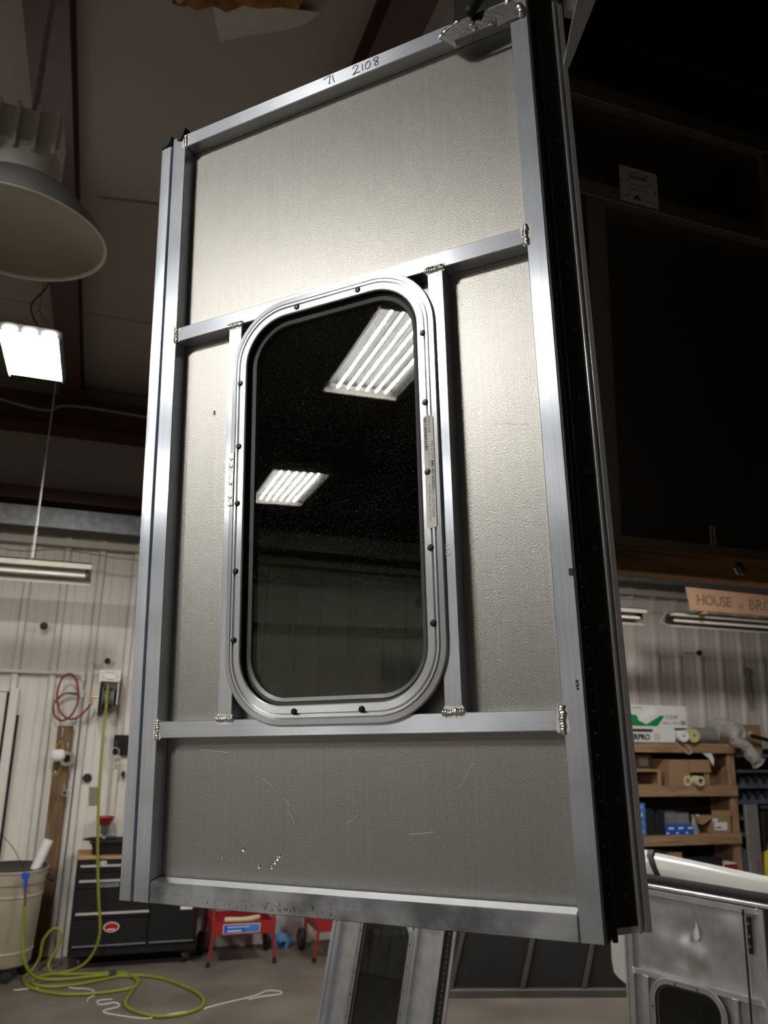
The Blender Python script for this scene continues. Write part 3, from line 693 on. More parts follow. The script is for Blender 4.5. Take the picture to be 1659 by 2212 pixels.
def weldline(pts, r, seed, parent, name='weld_bead'):
    rnd = random.Random(seed); bm = newbm(); P = smooth_pts(pts, 6)
    for p in P:
        rr = r * rnd.uniform(0.8, 1.2)
        bmesh.ops.create_uvsphere(bm, u_segments=8, v_segments=5, radius=1.0, matrix=T(p) @ Matrix.Diagonal((rr, rr * 0.8, rr * 0.6, 1)))
    return obj(name, bm, M_WELD, parent)
weldline([(0.523, 1.251, 0.0265), (0.535, 1.258, 0.0275), (0.552, 1.264, 0.0275)], 0.0052, 61, bk)
weldline([(0.650, 1.231, 0.0275), (0.651, 1.240, 0.028), (0.647, 1.250, 0.028)], 0.0050, 62, bk)
weldline([(0.632, 1.262, 0.0275), (0.633, 1.270, 0.0275)], 0.0058, 63, bk)
# piano hinge: leaf on the door edge, knuckles, leaf on the jamb
part_box('hinge_leaf', M_BLACK, dm, W_ + 0.0002, W_ + 0.002, 0.0, H_ + 0.03, -0.004, 0.024)
dU, dW = 0.697, -0.716      # the cap face runs along the wall direction
HK = (W_ + 0.0055, -0.001)
bm = newbm(); y = -0.002
while y < H_ + 0.03:
    cyl(bm, (HK[0], y, HK[1]), (HK[0], y + 0.0235, HK[1]), 0.0033, 10); y += 0.0245
obj('hinge_knuckle', bm, M_BLACK, dm)
def along(t_, off=0.0): return (HK[0] + dU * t_ + 0.716 * off, HK[1] + dW * t_ + 0.697 * off)   # off towards the room
def jprism(name, prof, y0, y1, mat, parent, bevel=0.0, M=None):
    bm = newbm(); pts = [along(a, b2) for a, b2 in prof]
    prism(bm, pts, y0, y1)
    for v in bm.verts: v.co = Vector((v.co.x, v.co.z, v.co.y))
    return obj(name, bm, mat, parent, bevel=bevel, grain=1, M=M)
jl = jprism('jamb_hinge_leaf', [(0.002, 0.002), (0.0295, 0.002), (0.0295, -0.0005), (0.002, -0.0005)], 0.012, H_ + 0.03, M_BLACK, dm)
bm = newbm(); lathe(bm, [(0.0, 0.0), (0.0048, 0.0), (0.0045, 0.0018), (0.003, 0.0032), (0.0022, 0.0026), (0.0, 0.0026)], n=12)
hs = obj('hinge_screw', bm, M_BLACK, dm)
ax = Matrix(((dU, 0, 0.716, 0), (0, 1, 0, 0), (dW, 0, 0.697, 0), (0, 0, 0, 1)))
for i in range(13):
    o = hs if i == 0 else link('hinge_screw', hs.data, dm)
    a = along(0.0170, 0.002); o.matrix_local = T((a[0], 0.045 + i * 0.0985, a[1])) @ ax
for i in range(13):
    o = link('hinge_screw', hs.data, dm); o.matrix_local = T((W_ + 0.002, 0.08 + i * 0.0985, 0.010)) @ RY(90)

# ================================================================== the raised cap the door hangs on
cp = thing('raised_truck_cap', 'dark open truck cap standing on the wood beam behind the door hinge', 'truck cap', M=MD.copy())
MI = MD.inverted()
jprism('door_jamb', [(0.030, 0.004), (0.0335, 0.0045), (0.0345, -0.002), (0.0375, -0.004), (0.0390, 0.003), (0.0465, 0.004), (0.0475, 0.0), (0.0475, -0.014), (0.000, -0.014), (0.000, -0.0012), (0.030, -0.0012)], 0.004, H_ + 0.012, M_JAMB, cp, bevel=0.0006)
jprism('corner_gusset', [(0.0, -0.002), (0.10, -0.002), (0.10, -0.016), (0.0, -0.016)], H_ + 0.013, H_ + 0.5, M_JAMB, cp)
bm = newbm(); vv = []
for off in (0.006, 0.001):
    vv.append([bm.verts.new((along(a_, off)[0], y_, along(a_, off)[1])) for a_, y_ in ((0.038, 1.165), (0.0475, 1.165), (0.098, 1.285), (0.30, 1.765), (0.24, 1.765), (0.070, 1.285))])
bm.faces.new(vv[0]); bm.faces.new(vv[1][::-1])
for i in range(6): bm.faces.new((vv[0][i], vv[0][(i + 1) % 6], vv[1][(i + 1) % 6], vv[1][i]))
obj('corner_brace', bm, M_JAMB, cp, grain=1, sharp=10)
def wbox(name, mat, x0, x1, y0, y1, z0, z1, grain=None, bevel=0.0015):
    o = part_box(name, mat, cp, x0, x1, y0, y1, z0, z1, bevel=bevel, grain=grain, M=MI)
    return o
YB = 1.36
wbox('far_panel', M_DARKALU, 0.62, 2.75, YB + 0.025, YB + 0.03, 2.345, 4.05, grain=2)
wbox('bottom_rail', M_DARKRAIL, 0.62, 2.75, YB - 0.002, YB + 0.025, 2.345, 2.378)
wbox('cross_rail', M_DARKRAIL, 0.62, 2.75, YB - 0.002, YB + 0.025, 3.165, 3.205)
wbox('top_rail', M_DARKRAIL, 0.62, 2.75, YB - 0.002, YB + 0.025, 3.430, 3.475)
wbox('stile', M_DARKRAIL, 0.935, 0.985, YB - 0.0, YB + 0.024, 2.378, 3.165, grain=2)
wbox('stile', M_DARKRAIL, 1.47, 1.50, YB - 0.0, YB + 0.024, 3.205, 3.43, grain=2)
wbox('roof_shade_panel', M_DARKFAB, 0.50, 2.75, 0.78, YB + 0.03, 4.05, 4.08)  # unseen roof, carried forward over the opening to keep the inside dark
wbox('upper_liner', M_DARKFAB, 0.62, 2.75, YB - 0.02, YB + 0.0, 3.60, 4.05)
# side panel closing the hinge side, added to keep lamp light out
bm = newbm(); prism(bm, [(0.566, 0.86), (0.630, 1.39), (0.62, 1.39), (0.556, 0.86)], 2.345, 4.05); obj('side_shade_panel', bm, M_DARKFAB, cp, M=MI)
part_box('far_end_panel', M_DARKFAB, cp, 2.75, 2.78, 0.80, YB + 0.03, 2.345, 4.08, M=MI)
wbox('front_shade_panel', M_DARKALU, 1.26, 2.75, 0.80, 0.825, 2.30, 3.62, grain=2)  # out-of-view panel added to block light entering the cap from the right
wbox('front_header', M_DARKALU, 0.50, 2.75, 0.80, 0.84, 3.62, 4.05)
bm = newbm(); tube(bm, [(1.205, YB - 0.004, 2.375), (1.205, YB - 0.004, 2.42)], 0.004, 6); tube(bm, [(1.214, YB - 0.004, 2.375), (1.214, YB - 0.004, 2.418)], 0.004, 6); obj('drain_pin', bm, M_STEEL, cp, M=MI)
# serial sticker
MS = MI @ T((1.025, YB - 0.0035, 3.172)) @ RY(-0.0) @ FRONT
st = newbm(); prism(st, [(p[0], p[1]) for p in rr_loop(0, 0.105, 0, 0.095, 0.004, 4)], 0.0, 0.0006)
st = obj('serial_sticker', st, M_LABEL, cp, M=MS); st['label'] = 'white serial number sticker with bar code'
def stx(s_, size, x, y, **kw): text('sticker_text', s_, size, M_PRINT, st, T((x, y, 0.0006)), ext=0.0001, **kw)
stx('N4772108', 0.0125, 0.027, 0.0765)
barcode(st, 0.027, 0.076, 0.066, 0.0735, 0.0006, 8, vert=False)
stx('S/N', 0.005, 0.004, 0.087); stx('STP', 0.005, 0.093, 0.087); stx('2108-08', 0.005, 0.012, 0.060); stx('V 0000229598', 0.0045, 0.072, 0.058)
stx('2814FD15158200CEC', 0.0052, 0.029, 0.048); stx('14 FD SD MC 94.4 DCU W', 0.0052, 0.020, 0.036)
stx('ARE', 0.0100, 0.007, 0.012, shear=0.3)
bm = newbm(); prism(bm, [(0.034, 0.010), (0.042, 0.022), (0.049, 0.022), (0.058, 0.010), (0.049, 0.010), (0.0455, 0.016), (0.042, 0.010)], 0.0006, 0.0008); obj('sticker_logo', bm, M_PRINT, st)
stx('www.4are.com', 0.0055, 0.064, 0.011)
barcode(st, 0.004, 0.0085, 0.049, 0.0535, 0.0006, 9, vert=False); barcode(st, 0.0955, 0.1, 0.041, 0.0455, 0.0006, 10, vert=False)
# gas strut between the bracket and the cap header
A = MD @ Vector((0.578, 1.262, 0.040)); B = Vector((0.74, 0.80, 3.66))
gs = thing('gas_strut', 'black gas strut rising from the bracket at the top of the door', 'gas strut', tuple(A))
d = B - A
bm = newbm(); bmesh.ops.create_uvsphere(bm, u_segments=12, v_segments=8, radius=0.0095); cyl(bm, (0, 0, 0), tuple(d * 0.06), 0.0085, 12); cyl(bm, (0, 0, 0), tuple(-Wn * 0.012), 0.004, 8); obj('ball_socket', bm, M_RUBBER, gs)
bm = newbm(); cyl(bm, tuple(d * 0.05), tuple(d * 0.97), 0.012, 16); obj('cylinder', bm, M_BLACK, gs)
bm = newbm(); cyl(bm, tuple(d * 0.96), tuple(d), 0.005, 10); bmesh.ops.create_uvsphere(bm, u_segments=10, v_segments=8, radius=0.009, matrix=T(d)); obj('rod_end', bm, M_STEEL, gs)
# wood beam and the rack that carries it
rk = thing('timber_rack', 'rough amber wood beam carrying the raised cap', 'beam', (0.70, 1.345, 2.28), R(-1.5))
part_box('beam', M_BEAM, rk, 0.0, 2.6, -0.04, 0.012, 0.010, 0.062, bevel=0.002)
for x in (1.35, 2.5): part_box('post', M_BEAM, rk, x, x + 0.089, -0.04, 0.05, -2.28, 0.009, bevel=0.003)
bm = newbm(); lathe(bm, [(0.0, 0.0), (0.016, 0.0), (0.013, 0.003), (0.006, 0.004), (0.006, 0.007), (0.0, 0.007)], n=6); obj('washer_bolt', bm, M_STEEL, rk, M=T((0.515, -0.04, 0.036)) @ RX(90))

# ================================================================== the other caps and doors
# dented door of the white cap standing on end
az = R(156.5); du = Vector((math.sin(az), math.cos(az), 0)); dv = Vector((0, 0, 1)); dn = du.cross(dv)
P0 = Vector((2.575, 3.66, 0.004))
MW = Matrix(((du.x, dv.x, dn.x, P0.x), (du.y, dv.y, dn.y, P0.y), (du.z, dv.z, dn.z, P0.z), (0, 0, 0, 1)))
wc = thing('white_truck_cap', 'white truck cap standing on end with dented aluminium door and dark window', 'truck cap', M=MW)
door(wc, 0.668, 1.243, 0.860, 0.20, 0.078, 0.503, (0.108, 0.478, 0.215, 0.880, 0.105), (M_OLDALU, M_OLDALU, M_OLDALU), leftstrip=False, dents=[(0.30, 1.08, 0.05, -0.022), (0.18, 1.02, 0.05, 0.010), (0.35, 0.99, 0.04, 0.012), (0.28, 0.96, 0.03, -0.008), (0.45, 0.95, 0.09, -0.010), (0.5, 1.13, 0.06, 0.008)])
bm = newbm()
for (u, v, w, h) in ((0.335, 1.065, 0.026, 0.075), (0.300, 1.055, 0.014, 0.028)):
    prism(bm, [(u, v), (u + w * .6, v - h * .06), (u + w, v + h * .1), (u + w * .85, v + h * .6), (u + w * .5, v + h), (u + w * .3, v + h * .62), (u + w * .05, v + h * .5)], -0.010, 0.0035)
obj('torn_foam_patch', bm, M_PAPER, wc)
part_box('edge_tube', M_OLDALU, wc, -0.012, 0.0, 0.0, 1.25, -0.02, 0.03, bevel=0.001, grain=1)
# shell: profile across the thickness, running along the width
prof = [(-0.004, 1.306), (-0.010, 1.345), (-0.028, 1.385), (-0.065, 1.405), (-0.13, 1.395), (-0.25, 1.35), (-0.45, 1.25), (-0.62, 1.10), (-0.70, 0.90), (-0.70, 0.0), (-0.67, 0.0), (-0.67, 0.89), (-0.59, 1.08), (-0.43, 1.22), (-0.24, 1.32), (-0.10, 1.37), (-0.03, 1.306)]
def wprism(name, prof, x0, x1, mat, n=8, taper=0.0, bevel=0, sh0=0.0, sh1=0.0):
    bm = newbm(); rings = []
    for i in range(n + 1):
        x = x0 + (x1 - x0) * i / n
        f_ = i / n; k_ = sh0 * (1 - f_) + sh1 * f_
        rings.append([bm.verts.new((x + k_ * max(0.0, min(0.12, 1.41 - y)), y - (taper * x if y > 1.32 else 0), z)) for z, y in prof])
    for a, b2 in zip(rings, rings[1:]):
        for k in range(len(prof)): bm.faces.new((a[k], a[(k + 1) % len(prof)], b2[(k + 1) % len(prof)], b2[k]))
    bm.faces.new(rings[0][::-1]); bm.faces.new(rings[-1])
    return obj(name, bm, mat, wc, sharp=50, bevel=bevel)
wprism('shell', prof, 0.118, 1.8, M_WCAP, taper=0.06, sh0=0.6)
wprism('end_shell', prof, -0.02, 0.090, M_WCAP, sh1=0.6)
gpf = [(z * 1.0 + (0.004 if z > -0.1 else 0), y + 0.006) for z, y in prof[:8]] + [(z, y - 0.004) for z, y in prof[:8]][::-1]
wprism('arch_gasket', gpf, 0.089, 0.119, M_RUBBER, n=2, sh0=0.6, sh1=0.6)
wprism('roof_seal', [(0.012, 1.272), (0.014, 1.290), (0.0, 1.308), (-0.03, 1.308), (-0.03, 1.272)], -0.01, 1.8, M_RUBBER, n=2)
wprism('drip_rail', [(0.022, 1.250), (0.022, 1.262), (0.006, 1.272), (-0.02, 1.272), (-0.02, 1.244), (0.0, 1.244)], -0.01, 1.8, M_OLDALU, n=2)
part_box('end_panel', M_DARKFAB, wc, -0.02, -0.012, 0.0, 1.0, -0.66, -0.02)
part_box('front_panel', M_OLDALU, wc, 0.69, 1.8, 0.0, 1.243, -0.03, -0.003, grain=1)
bm = newbm(); cyl(bm, (0.590, 1.235, 0.045), (0.590, 0.30, 0.045), 0.0045, 10); cyl(bm, (0.590, 0.75, 0.045), (0.590, 0.28, 0.045), 0.009, 12); obj('strut_rod', bm, M_BLACK, wc)
part_box('strut_hinge', M_BLACK, wc, 0.598, 0.616, 1.06, 1.21, 0.025, 0.04, bevel=0.002)
for y in (1.09, 1.13, 1.18):
    bm = newbm(); lathe(bm, [(0, 0), (0.006, 0), (0.005, 0.003), (0, 0.004)], n=10); obj('hinge_bolt', bm, M_STEEL, wc, M=T((0.607, y, 0.04)))
# white corner flap beside it
bm = newbm(); pts = [(-0.165, 1.25), (-0.165, 0.86), (-0.155, 0.805), (-0.13, 0.785), (-0.085, 0.765), (-0.028, 0.738), (-0.020, 0.76), (-0.034, 0.95), (-0.038, 1.25)]
prism(bm, pts, -0.10, -0.094); fl = obj('corner_flap', bm, M_WCAP, wc, bevel=0.001)
part_box('flap_bracket', M_DARKALU, wc, -0.16, -0.02, 1.20, 1.25, -0.094, -0.02)
bm = newbm(); lathe(bm, [(0.013, 0), (0.013, 0.0004), (0.011, 0.0004), (0.011, 0)], n=16); box(bm, -0.007, 0.007, -0.002, 0.002, 0, 0.0004); obj('flap_stamp', bm, M_GREY, fl, M=T((-0.05, 0.783, -0.094)))
# second loose door leaning in the middle background (stands upside down)
az = R(146); du = Vector((math.sin(az), math.cos(az), 0)); lean = R(7)
up = Vector((0, 0, 1)); dn0 = du.cross(up); dv = (up * math.cos(lean) - dn0 * math.sin(lean)).normalized()
# tilt sideways too
dv = (Matrix.Rotation(R(-5.0), 3, dn0) @ dv); du = (Matrix.Rotation(R(-5.0), 3, dn0) @ du)
dn = du.cross(dv).normalized(); P0 = Vector((1.230, 4.52, 0.062))
ML = Matrix(((du.x, dv.x, dn.x, P0.x), (du.y, dv.y, dn.y, P0.y), (du.z, dv.z, dn.z, P0.z), (0, 0, 0, 1)))
ld = thing('loose_cap_door', 'narrow-looking aluminium cap door leaning upright on the floor below the big door', 'door', M=ML)
door(ld, W_, H_, 1.020, 0.372, 0.138, 0.485, (0.1505, 0.4945, 0.386, 1.030, 0.098), (M_OLDALU, M_FRAME, M_RING), leftstrip=True)
part_box('hinge_leaf', M_BLACK, ld, W_ + 0.001, W_ + 0.042, 0.0, H_, 0.0, 0.01)
bm = newbm(); y = 0.0
while y < H_: cyl(bm, (W_ + 0.022, y, 0.012), (W_ + 0.022, y + 0.012, 0.012), 0.0035, 8); y += 0.0245
obj('hinge_knuckle', bm, M_STEEL, ld)
part_box('hinge_flange', M_OLDALU, ld, W_ + 0.043, W_ + 0.056, 0.0, H_, 0.0, 0.012)
# dark cap shell lying on the floor behind
dk = thing('dark_cap_shell', 'black-lined cap shell with slanted grey ribs standing on the floor at the back', 'truck cap', (2.56, 6.29, 0.0), R(-14))
bm = newbm(); box(bm, 0.02, 2.3, 0.0, 0.02, 0.05, 0.80); obj('lining_panel', bm, M_DARKFAB, dk)
part_box('bottom_rail', M_DARKRIB, dk, 0.0, 2.3, -0.05, 0.03, 0.0, 0.055, bevel=0.003)
part_box('end_post', M_DARKRIB, dk, -0.005, 0.02, -0.03, 0.03, 0.055, 0.80)
for s0_ in (0.20, 0.755, 1.235, 1.75):
    bm = newbm(); prism(bm, [(s0_, 0.055), (s0_ + 0.035, 0.055), (s0_ + 0.035 + 0.19, 0.80), (s0_ + 0.19, 0.80)], -0.03, -0.001, axis=1); obj('slanted_rib', bm, M_DARKRIB, dk, bevel=0.003)
bm = newbm(); box(bm, 0.0, 2.3, 0.0, 0.62, 0.80, 0.83); obj('roof', bm, M_DARKFAB, dk)
part_box('back_panel', M_DARKFAB, dk, 0.0, 2.3, 0.60, 0.62, 0.0, 0.80)

# ================================================================== left background
tb = thing('tool_chest', 'black rolling tool chest with chrome drawer bars and wooden top', 'tool chest', (0.02, 7.54, 0.0))
part_box('body', M_TOOLBK, tb, 0.0, 1.01, 0.02, 0.40, 0.10, 0.828, bevel=0.006)
part_box('wood_top', M_BENCH, tb, -0.005, 1.015, 0.0, 0.41, 0.829, 0.856, bevel=0.006)
for (z0, z1, x0, x1, hz) in ((0.735, 0.822, 0.02, 0.99, 0.783), (0.610, 0.728, 0.02, 0.99, 0.668), (0.38, 0.602, 0.02, 0.605, 0.422)):
    dw = part_box('drawer', M_TOOLBK, tb, x0, x1, 0.004, 0.02, z0, z1, bevel=0.003)
    part_box('drawer_bar', M_CHROME, dw, x0 + 0.01, x1 - 0.0, -0.012, 0.004, hz - 0.009, hz + 0.009, bevel=0.003)
d1 = part_box('cabinet_door', M_TOOLBK, tb, 0.02, 0.605, 0.004, 0.02, 0.165, 0.372, bevel=0.003)
d2 = part_box('cabinet_door', M_TOOLBK, tb, 0.615, 0.99, 0.004, 0.02, 0.165, 0.602, bevel=0.003)
part_box('lower_trim', M_GREY, tb, 0.03, 0.60, 0.0, 0.004, 0.178, 0.186); part_box('lower_trim', M_GREY, tb, 0.625, 0.985, 0.0, 0.004, 0.178, 0.186)
part_box('paper_note', M_PAPER, d2, 0.86, 0.96, 0.0025, 0.004, 0.42, 0.468)
bd = part_box('name_plate', M_GREY, tb, 0.195, 0.345, 0.0, 0.004, 0.618, 0.652)
text('plate_text', 'CRAFTSMAN', 0.024, M_PRINT, bd, T((0.199, -0.0005, 0.627)) @ FRONT, ext=0.0004)
bm = newbm(); lathe(bm, [(0, 0), (0.062, 0), (0.062, 0.003), (0, 0.003)], n=32)
for v in bm.verts: v.co.y *= 0.62
ov = obj('oval_badge', bm, M_PAPER, tb, M=T((0.318, 0.0035, 0.315)) @ FRONT)
bm = newbm(); lathe(bm, [(0, 0), (0.054, 0), (0.054, 0.004), (0, 0.004)], n=32)
for v in bm.verts: v.co.y *= 0.60
obj('badge_field', bm, M_REDPLATE, ov)
part_box('badge_band', M_TOOLBK, ov, -0.052, 0.052, -0.004, 0.004, 0.0042, 0.0046); part_box('badge_lettering', M_PAPER, ov, -0.03, 0.03, -0.02, -0.012, 0.0042, 0.0046)
bm = newbm(); lathe(bm, [(0.028, 0), (0.030, 0.002), (0.024, 0.006), (0.0, 0.007)], n=20)
for v in bm.verts: v.co.y *= 0.6
obj('lock_badge', bm, M_CHROME, tb, M=T((0.205, 0.004, 0.806)) @ FRONT)
for x in (0.09, 0.92):
    for y in (0.07, 0.34):
        c = part_box('caster_fork', M_TOOLBK, tb, x - 0.02, x + 0.02, y - 0.02, y + 0.02, 0.06, 0.10)
        bm = newbm(); lathe(bm, [(0, -0.014), (0.035, -0.014), (0.045, -0.010), (0.045, 0.010), (0.035, 0.014), (0, 0.014)], (x, y, 0.045), axis=0, n=20); obj('caster_wheel', bm, M_RUBBER, c)
# things on the chest
def tray(name, label, x0, x1, y0, y1, z, h, fl, mat):
    t = thing(name, label, 'tray', ((x0 + x1) / 2, (y0 + y1) / 2, z)); a, b2 = (x1 - x0) / 2, (y1 - y0) / 2
    bm = newbm(); loops = []
    for (k, zz_) in ((0.0, 0.0), (fl, h), (fl - 0.006, h), (-0.004, 0.006)):
        loops.append([bm.verts.new(p) for p in ((-a - k, -b2 - k, zz_), (a + k, -b2 - k, zz_), (a + k, b2 + k, zz_), (-a - k, b2 + k, zz_))])
    bm.faces.new(loops[0][::-1]); bm.faces.new(loops[3])
    for p, q in zip(loops, loops[1:]):
        for i in range(4): bm.faces.new((p[i], p[(i + 1) % 4], q[(i + 1) % 4], q[i]))
    obj('basin', bm, mat, t, bevel=0.004)
    bm = newbm()
    k = fl + 0.012
    for (px0, px1, py0, py1) in ((-a - k, a + k, -b2 - k, -b2 - fl), (-a - k, a + k, b2 + fl, b2 + k), (-a - k, -a - fl, -b2 - k, b2 + k), (a + fl, a + k, -b2 - k, b2 + k)): box(bm, px0, px1, py0, py1, h - 0.012, h)
    obj('rim', bm, mat, t, bevel=0.002)
    return t
tray('plastic_tray', 'black plastic tray standing on the tool chest', 0.135, 0.50, 7.60, 7.85, 0.857, 0.105, 0.02, M_TOOLBK)
pn = thing('paint_brush', 'black-handled brush lying across the black tray', 'brush', (0.06, 7.62, 0.968), R(12))
bm = newbm(); tube(bm, [(-0.02, 0, 0.012), (0.02, 0, 0.012), (0.10, 0, 0.014), (0.14, 0, 0.014)], 0.01, 10, radii=[0.003, 0.013, 0.016, 0.012]); obj('handle', bm, M_TOOLBK, pn)
bm = newbm(); cyl(bm, (0.14, 0, 0.014), (0.165, 0, 0.014), 0.012, 12); obj('ferrule', bm, M_STEEL, pn)
bm = newbm(); cyl(bm, (0.165, 0, 0.014), (0.26, 0, 0.012), 0.014, 10); obj('grip_end', bm, M_TOOLBK, pn)
gv = thing('bench_regulator', 'red funnel cup on a grey metal spray fitting behind the tray', 'spray gun', (0.215, 7.905, 0.857))
bm = newbm(); lathe(bm, [(0, 0), (0.035, 0), (0.035, 0.01), (0.014, 0.02), (0.014, 0.20), (0, 0.20)], n=16); obj('stand', bm, M_STEEL, gv)
part_box('regulator_body', M_STEEL, gv, -0.03, 0.035, -0.03, 0.03, 0.13, 0.20, bevel=0.005); part_box('gauge_block', M_GREY, gv, 0.036, 0.075, -0.02, 0.02, 0.14, 0.195, bevel=0.003)
bm = newbm(); lathe(bm, [(0, 0.2), (0.045, 0.2), (0.072, 0.255), (0.078, 0.258), (0.078, 0.268), (0.070, 0.268), (0.043, 0.21), (0, 0.21)], n=24); obj('red_cup', bm, M_RED, gv)
# trash can
tc = thing('trash_can', 'beige round plastic trash can on casters at the left edge', 'trash can', (-0.46, 7.53, 0.0))
bm = newbm(); lathe(bm, [(0, 0.11), (0.205, 0.11), (0.215, 0.125), (0.252, 0.70), (0.262, 0.70), (0.264, 0.78), (0.272, 0.785), (0.272, 0.80), (0.255, 0.80), (0.250, 0.76), (0.205, 0.13), (0, 0.13)], n=40); obj('bin', bm, M_CAN, tc)
bm = newbm(); obj('band', (lambda q: (lathe(q, [(0.221, 0.20), (0.225, 0.205), (0.225, 0.215), (0.2215, 0.22)], n=40), q)[1])(newbm()), M_CAN, tc); lathe(bm, [(0.246, 0.60), (0.251, 0.606), (0.251, 0.616), (0.247, 0.622)], n=40); obj('band', bm, M_CAN, tc)
bm = newbm(); lathe(bm, [(0, 0.095), (0.20, 0.095), (0.20, 0.11), (0, 0.11)], n=32); obj('dolly', bm, M_TOOLBK, tc)
for a in (20, 100, 190, 290):
    x, y = 0.17 * math.cos(R(a)), 0.17 * math.sin(R(a))
    bm = newbm(); lathe(bm, [(0, -0.016), (0.035, -0.016), (0.044, -0.012), (0.044, 0.012), (0.035, 0.016), (0, 0.016)], (x, y, 0.044), axis=1, n=20); box(bm, x - 0.01, x + 0.01, y - 0.02, y + 0.02, 0.08, 0.10); obj('caster', bm, M_RUBBER, tc)
bm = newbm(); tube(bm, smooth_pts([(0.245, -0.06, 0.74), (0.30, -0.05, 0.70), (0.305, 0, 0.69), (0.30, 0.05, 0.70), (0.245, 0.06, 0.74)]), 0.012, 8); obj('handle', bm, M_RUBBER, tc)
bm = newbm(); lathe(bm, [(0, 0.775), (0.23, 0.775), (0.262, 0.801), (0.262, 0.806), (0.2, 0.79), (0, 0.79)], n=24); obj('bin_liner', bm, M_RUBBER, tc)
bm = newbm(); a, b2 = Vector((-0.335, 7.48, 0.66)), Vector((-0.215, 7.48, 1.0)); tube(bm, [a, b2], 0.038, 20); 
tag(obj('paper_roll', bm, M_PAPER), 'white paper roll sticking out of the trash can', 'paper roll')
# hose, reel, air gun: hose coordinates run from the air gun to the reel
gun = thing('air_gun', 'blue air blow gun hung on the trash can rim', 'air gun', (-0.345, 7.235, 0.80))
bm = newbm(); prism(bm, [(-0.025, 0.0), (0.02, 0.005), (0.032, -0.03), (0.018, -0.05), (0.022, -0.13), (0.004, -0.135), (-0.008, -0.05), (-0.03, -0.03)], -0.014, 0.014, axis=1); obj('body', bm, M_BLUE, gun, bevel=0.004)
bm = newbm(); tube(bm, smooth_pts([(-0.01, 0, 0.0), (-0.06, 0, 0.10), (-0.12, 0, 0.19), (-0.20, 0, 0.27), (-0.27, 0, 0.32)]), 0.003, 6); obj('nozzle_wire', bm, M_RUBBER, gun)
bm = newbm(); cyl(bm, (0.013, 0, -0.133), (0.018, 0, -0.20), 0.008, 10); cyl(bm, (0.014, 0, -0.15), (0.016, 0, -0.17), 0.011, 6); cyl(bm, (0.018, 0, -0.2), (0.02, 0, -0.235), 0.010, 10); obj('brass_fitting', bm, M_BRASS, gun)
hz = 0.012
hp = [(-0.325, 7.235, 0.565), (-0.315, 7.22, 0.40), (-0.28, 7.20, 0.20), (-0.20, 7.25, 0.07), (-0.09, 7.32, 0.02), (0.055, 7.33, hz), (0.382, 7.33, hz + 0.006), (0.70, 7.20, hz), (0.92, 6.85, hz), (0.985, 6.58, hz), (0.89, 6.37, hz), (0.64, 6.33, hz), (0.45, 6.58, hz), (0.49, 6.88, hz), (0.57, 7.18, hz), (0.45, 7.30, hz), (0.30, 7.25, hz), (0.10, 7.17, hz), (-0.08, 7.17, hz), (-0.19, 7.26, hz), (-0.20, 7.38, hz), (-0.08, 7.48, 0.014), (0.06, 7.44, 0.014), (0.30, 7.38, 0.02), (0.46, 7.34, 0.024), (0.55, 7.16, hz), (0.50, 6.99, hz), (0.25, 6.93, hz), (0.0, 6.98, hz), (-0.20, 7.17, hz), (-0.28, 7.42, hz), (-0.24, 7.56, 0.02), (-0.185, 7.60, 0.10), (-0.17, 7.62, 0.23), (-0.10, 7.63, 0.31), (-0.045, 7.62, 0.27), (-0.06, 7.60, 0.17), (-0.11, 7.58, 0.06), (-0.06, 7.50, 0.014), (0.06, 7.46, 0.035), (0.16, 7.42, 0.09), (0.225, 7.40, 0.19), (0.248, 7.39, 0.33), (0.215, 7.39, 0.55), (0.175, 7.40, 0.85), (0.135, 7.45, 1.30), (0.12, 7.55, 1.75), (0.118, 7.68, 2.12), (0.112, 7.76, 2.32)]
bm = newbm(); tube(bm, smooth_pts(hp, 7), 0.0115, 10)
tag(obj('air_hose', bm, M_HOSE), 'long yellow-green air hose from the wall reel coiled on the floor', 'hose')
bm = newbm(); cyl(bm, (0.345, 7.33, 0.021), (0.40, 7.33, 0.021), 0.028, 14)
tag(obj('hose_tie', bm, M_RUBBER), 'black strap tying the coiled hose together', 'strap')
rl = thing('hose_reel', 'grey wall-mounted hose reel with the yellow-green hose', 'hose reel', (0.125, 8.0, 2.20))
bm = newbm(); lathe(bm, [(0, -0.05), (0.13, -0.05), (0.13, -0.045), (0.06, -0.045), (0.06, 0.045), (0.13, 0.045), (0.13, 0.05), (0, 0.05)], (0, -0.165, -0.06), axis=0, n=28); obj('drum', bm, M_GREY, rl)
part_box('side_plate', M_WHITE, rl, -0.085, -0.075, -0.30, 0.0, -0.2, 0.17, bevel=0.002); part_box('side_plate', M_WHITE, rl, 0.075, 0.085, -0.28, 0.0, -0.12, 0.17, bevel=0.002)
part_box('guide_plate', M_WHITE, rl, -0.09, 0.09, -0.305, -0.285, 0.075, 0.175, bevel=0.002)
for (x0, x1, z0, z1) in ((-0.035, 0.035, 0.155, 0.165), (-0.035, 0.035, 0.095, 0.105), (-0.065, -0.05, 0.105, 0.155), (0.05, 0.065, 0.105, 0.155)): part_box('guide_roller', M_WHITE, rl, x0, x1, -0.318, -0.305, z0, z1, bevel=0.003)
part_box('wall_plate', M_GREY, rl, -0.08, 0.08, -0.012, 0.01, -0.18, 0.17)
bm = newbm(); cyl(bm, (-0.13, -0.165, -0.06), (-0.085, -0.165, -0.06), 0.010, 10); cyl(bm, (-0.13, -0.165, -0.05), (-0.13, -0.165, -0.13), 0.009, 10); obj('inlet_fitting', bm, M_BRASS, rl)
part_box('latch', M_TOOLBK, rl, -0.075, -0.035, -0.32, -0.29, -0.22, -0.18, bevel=0.004)
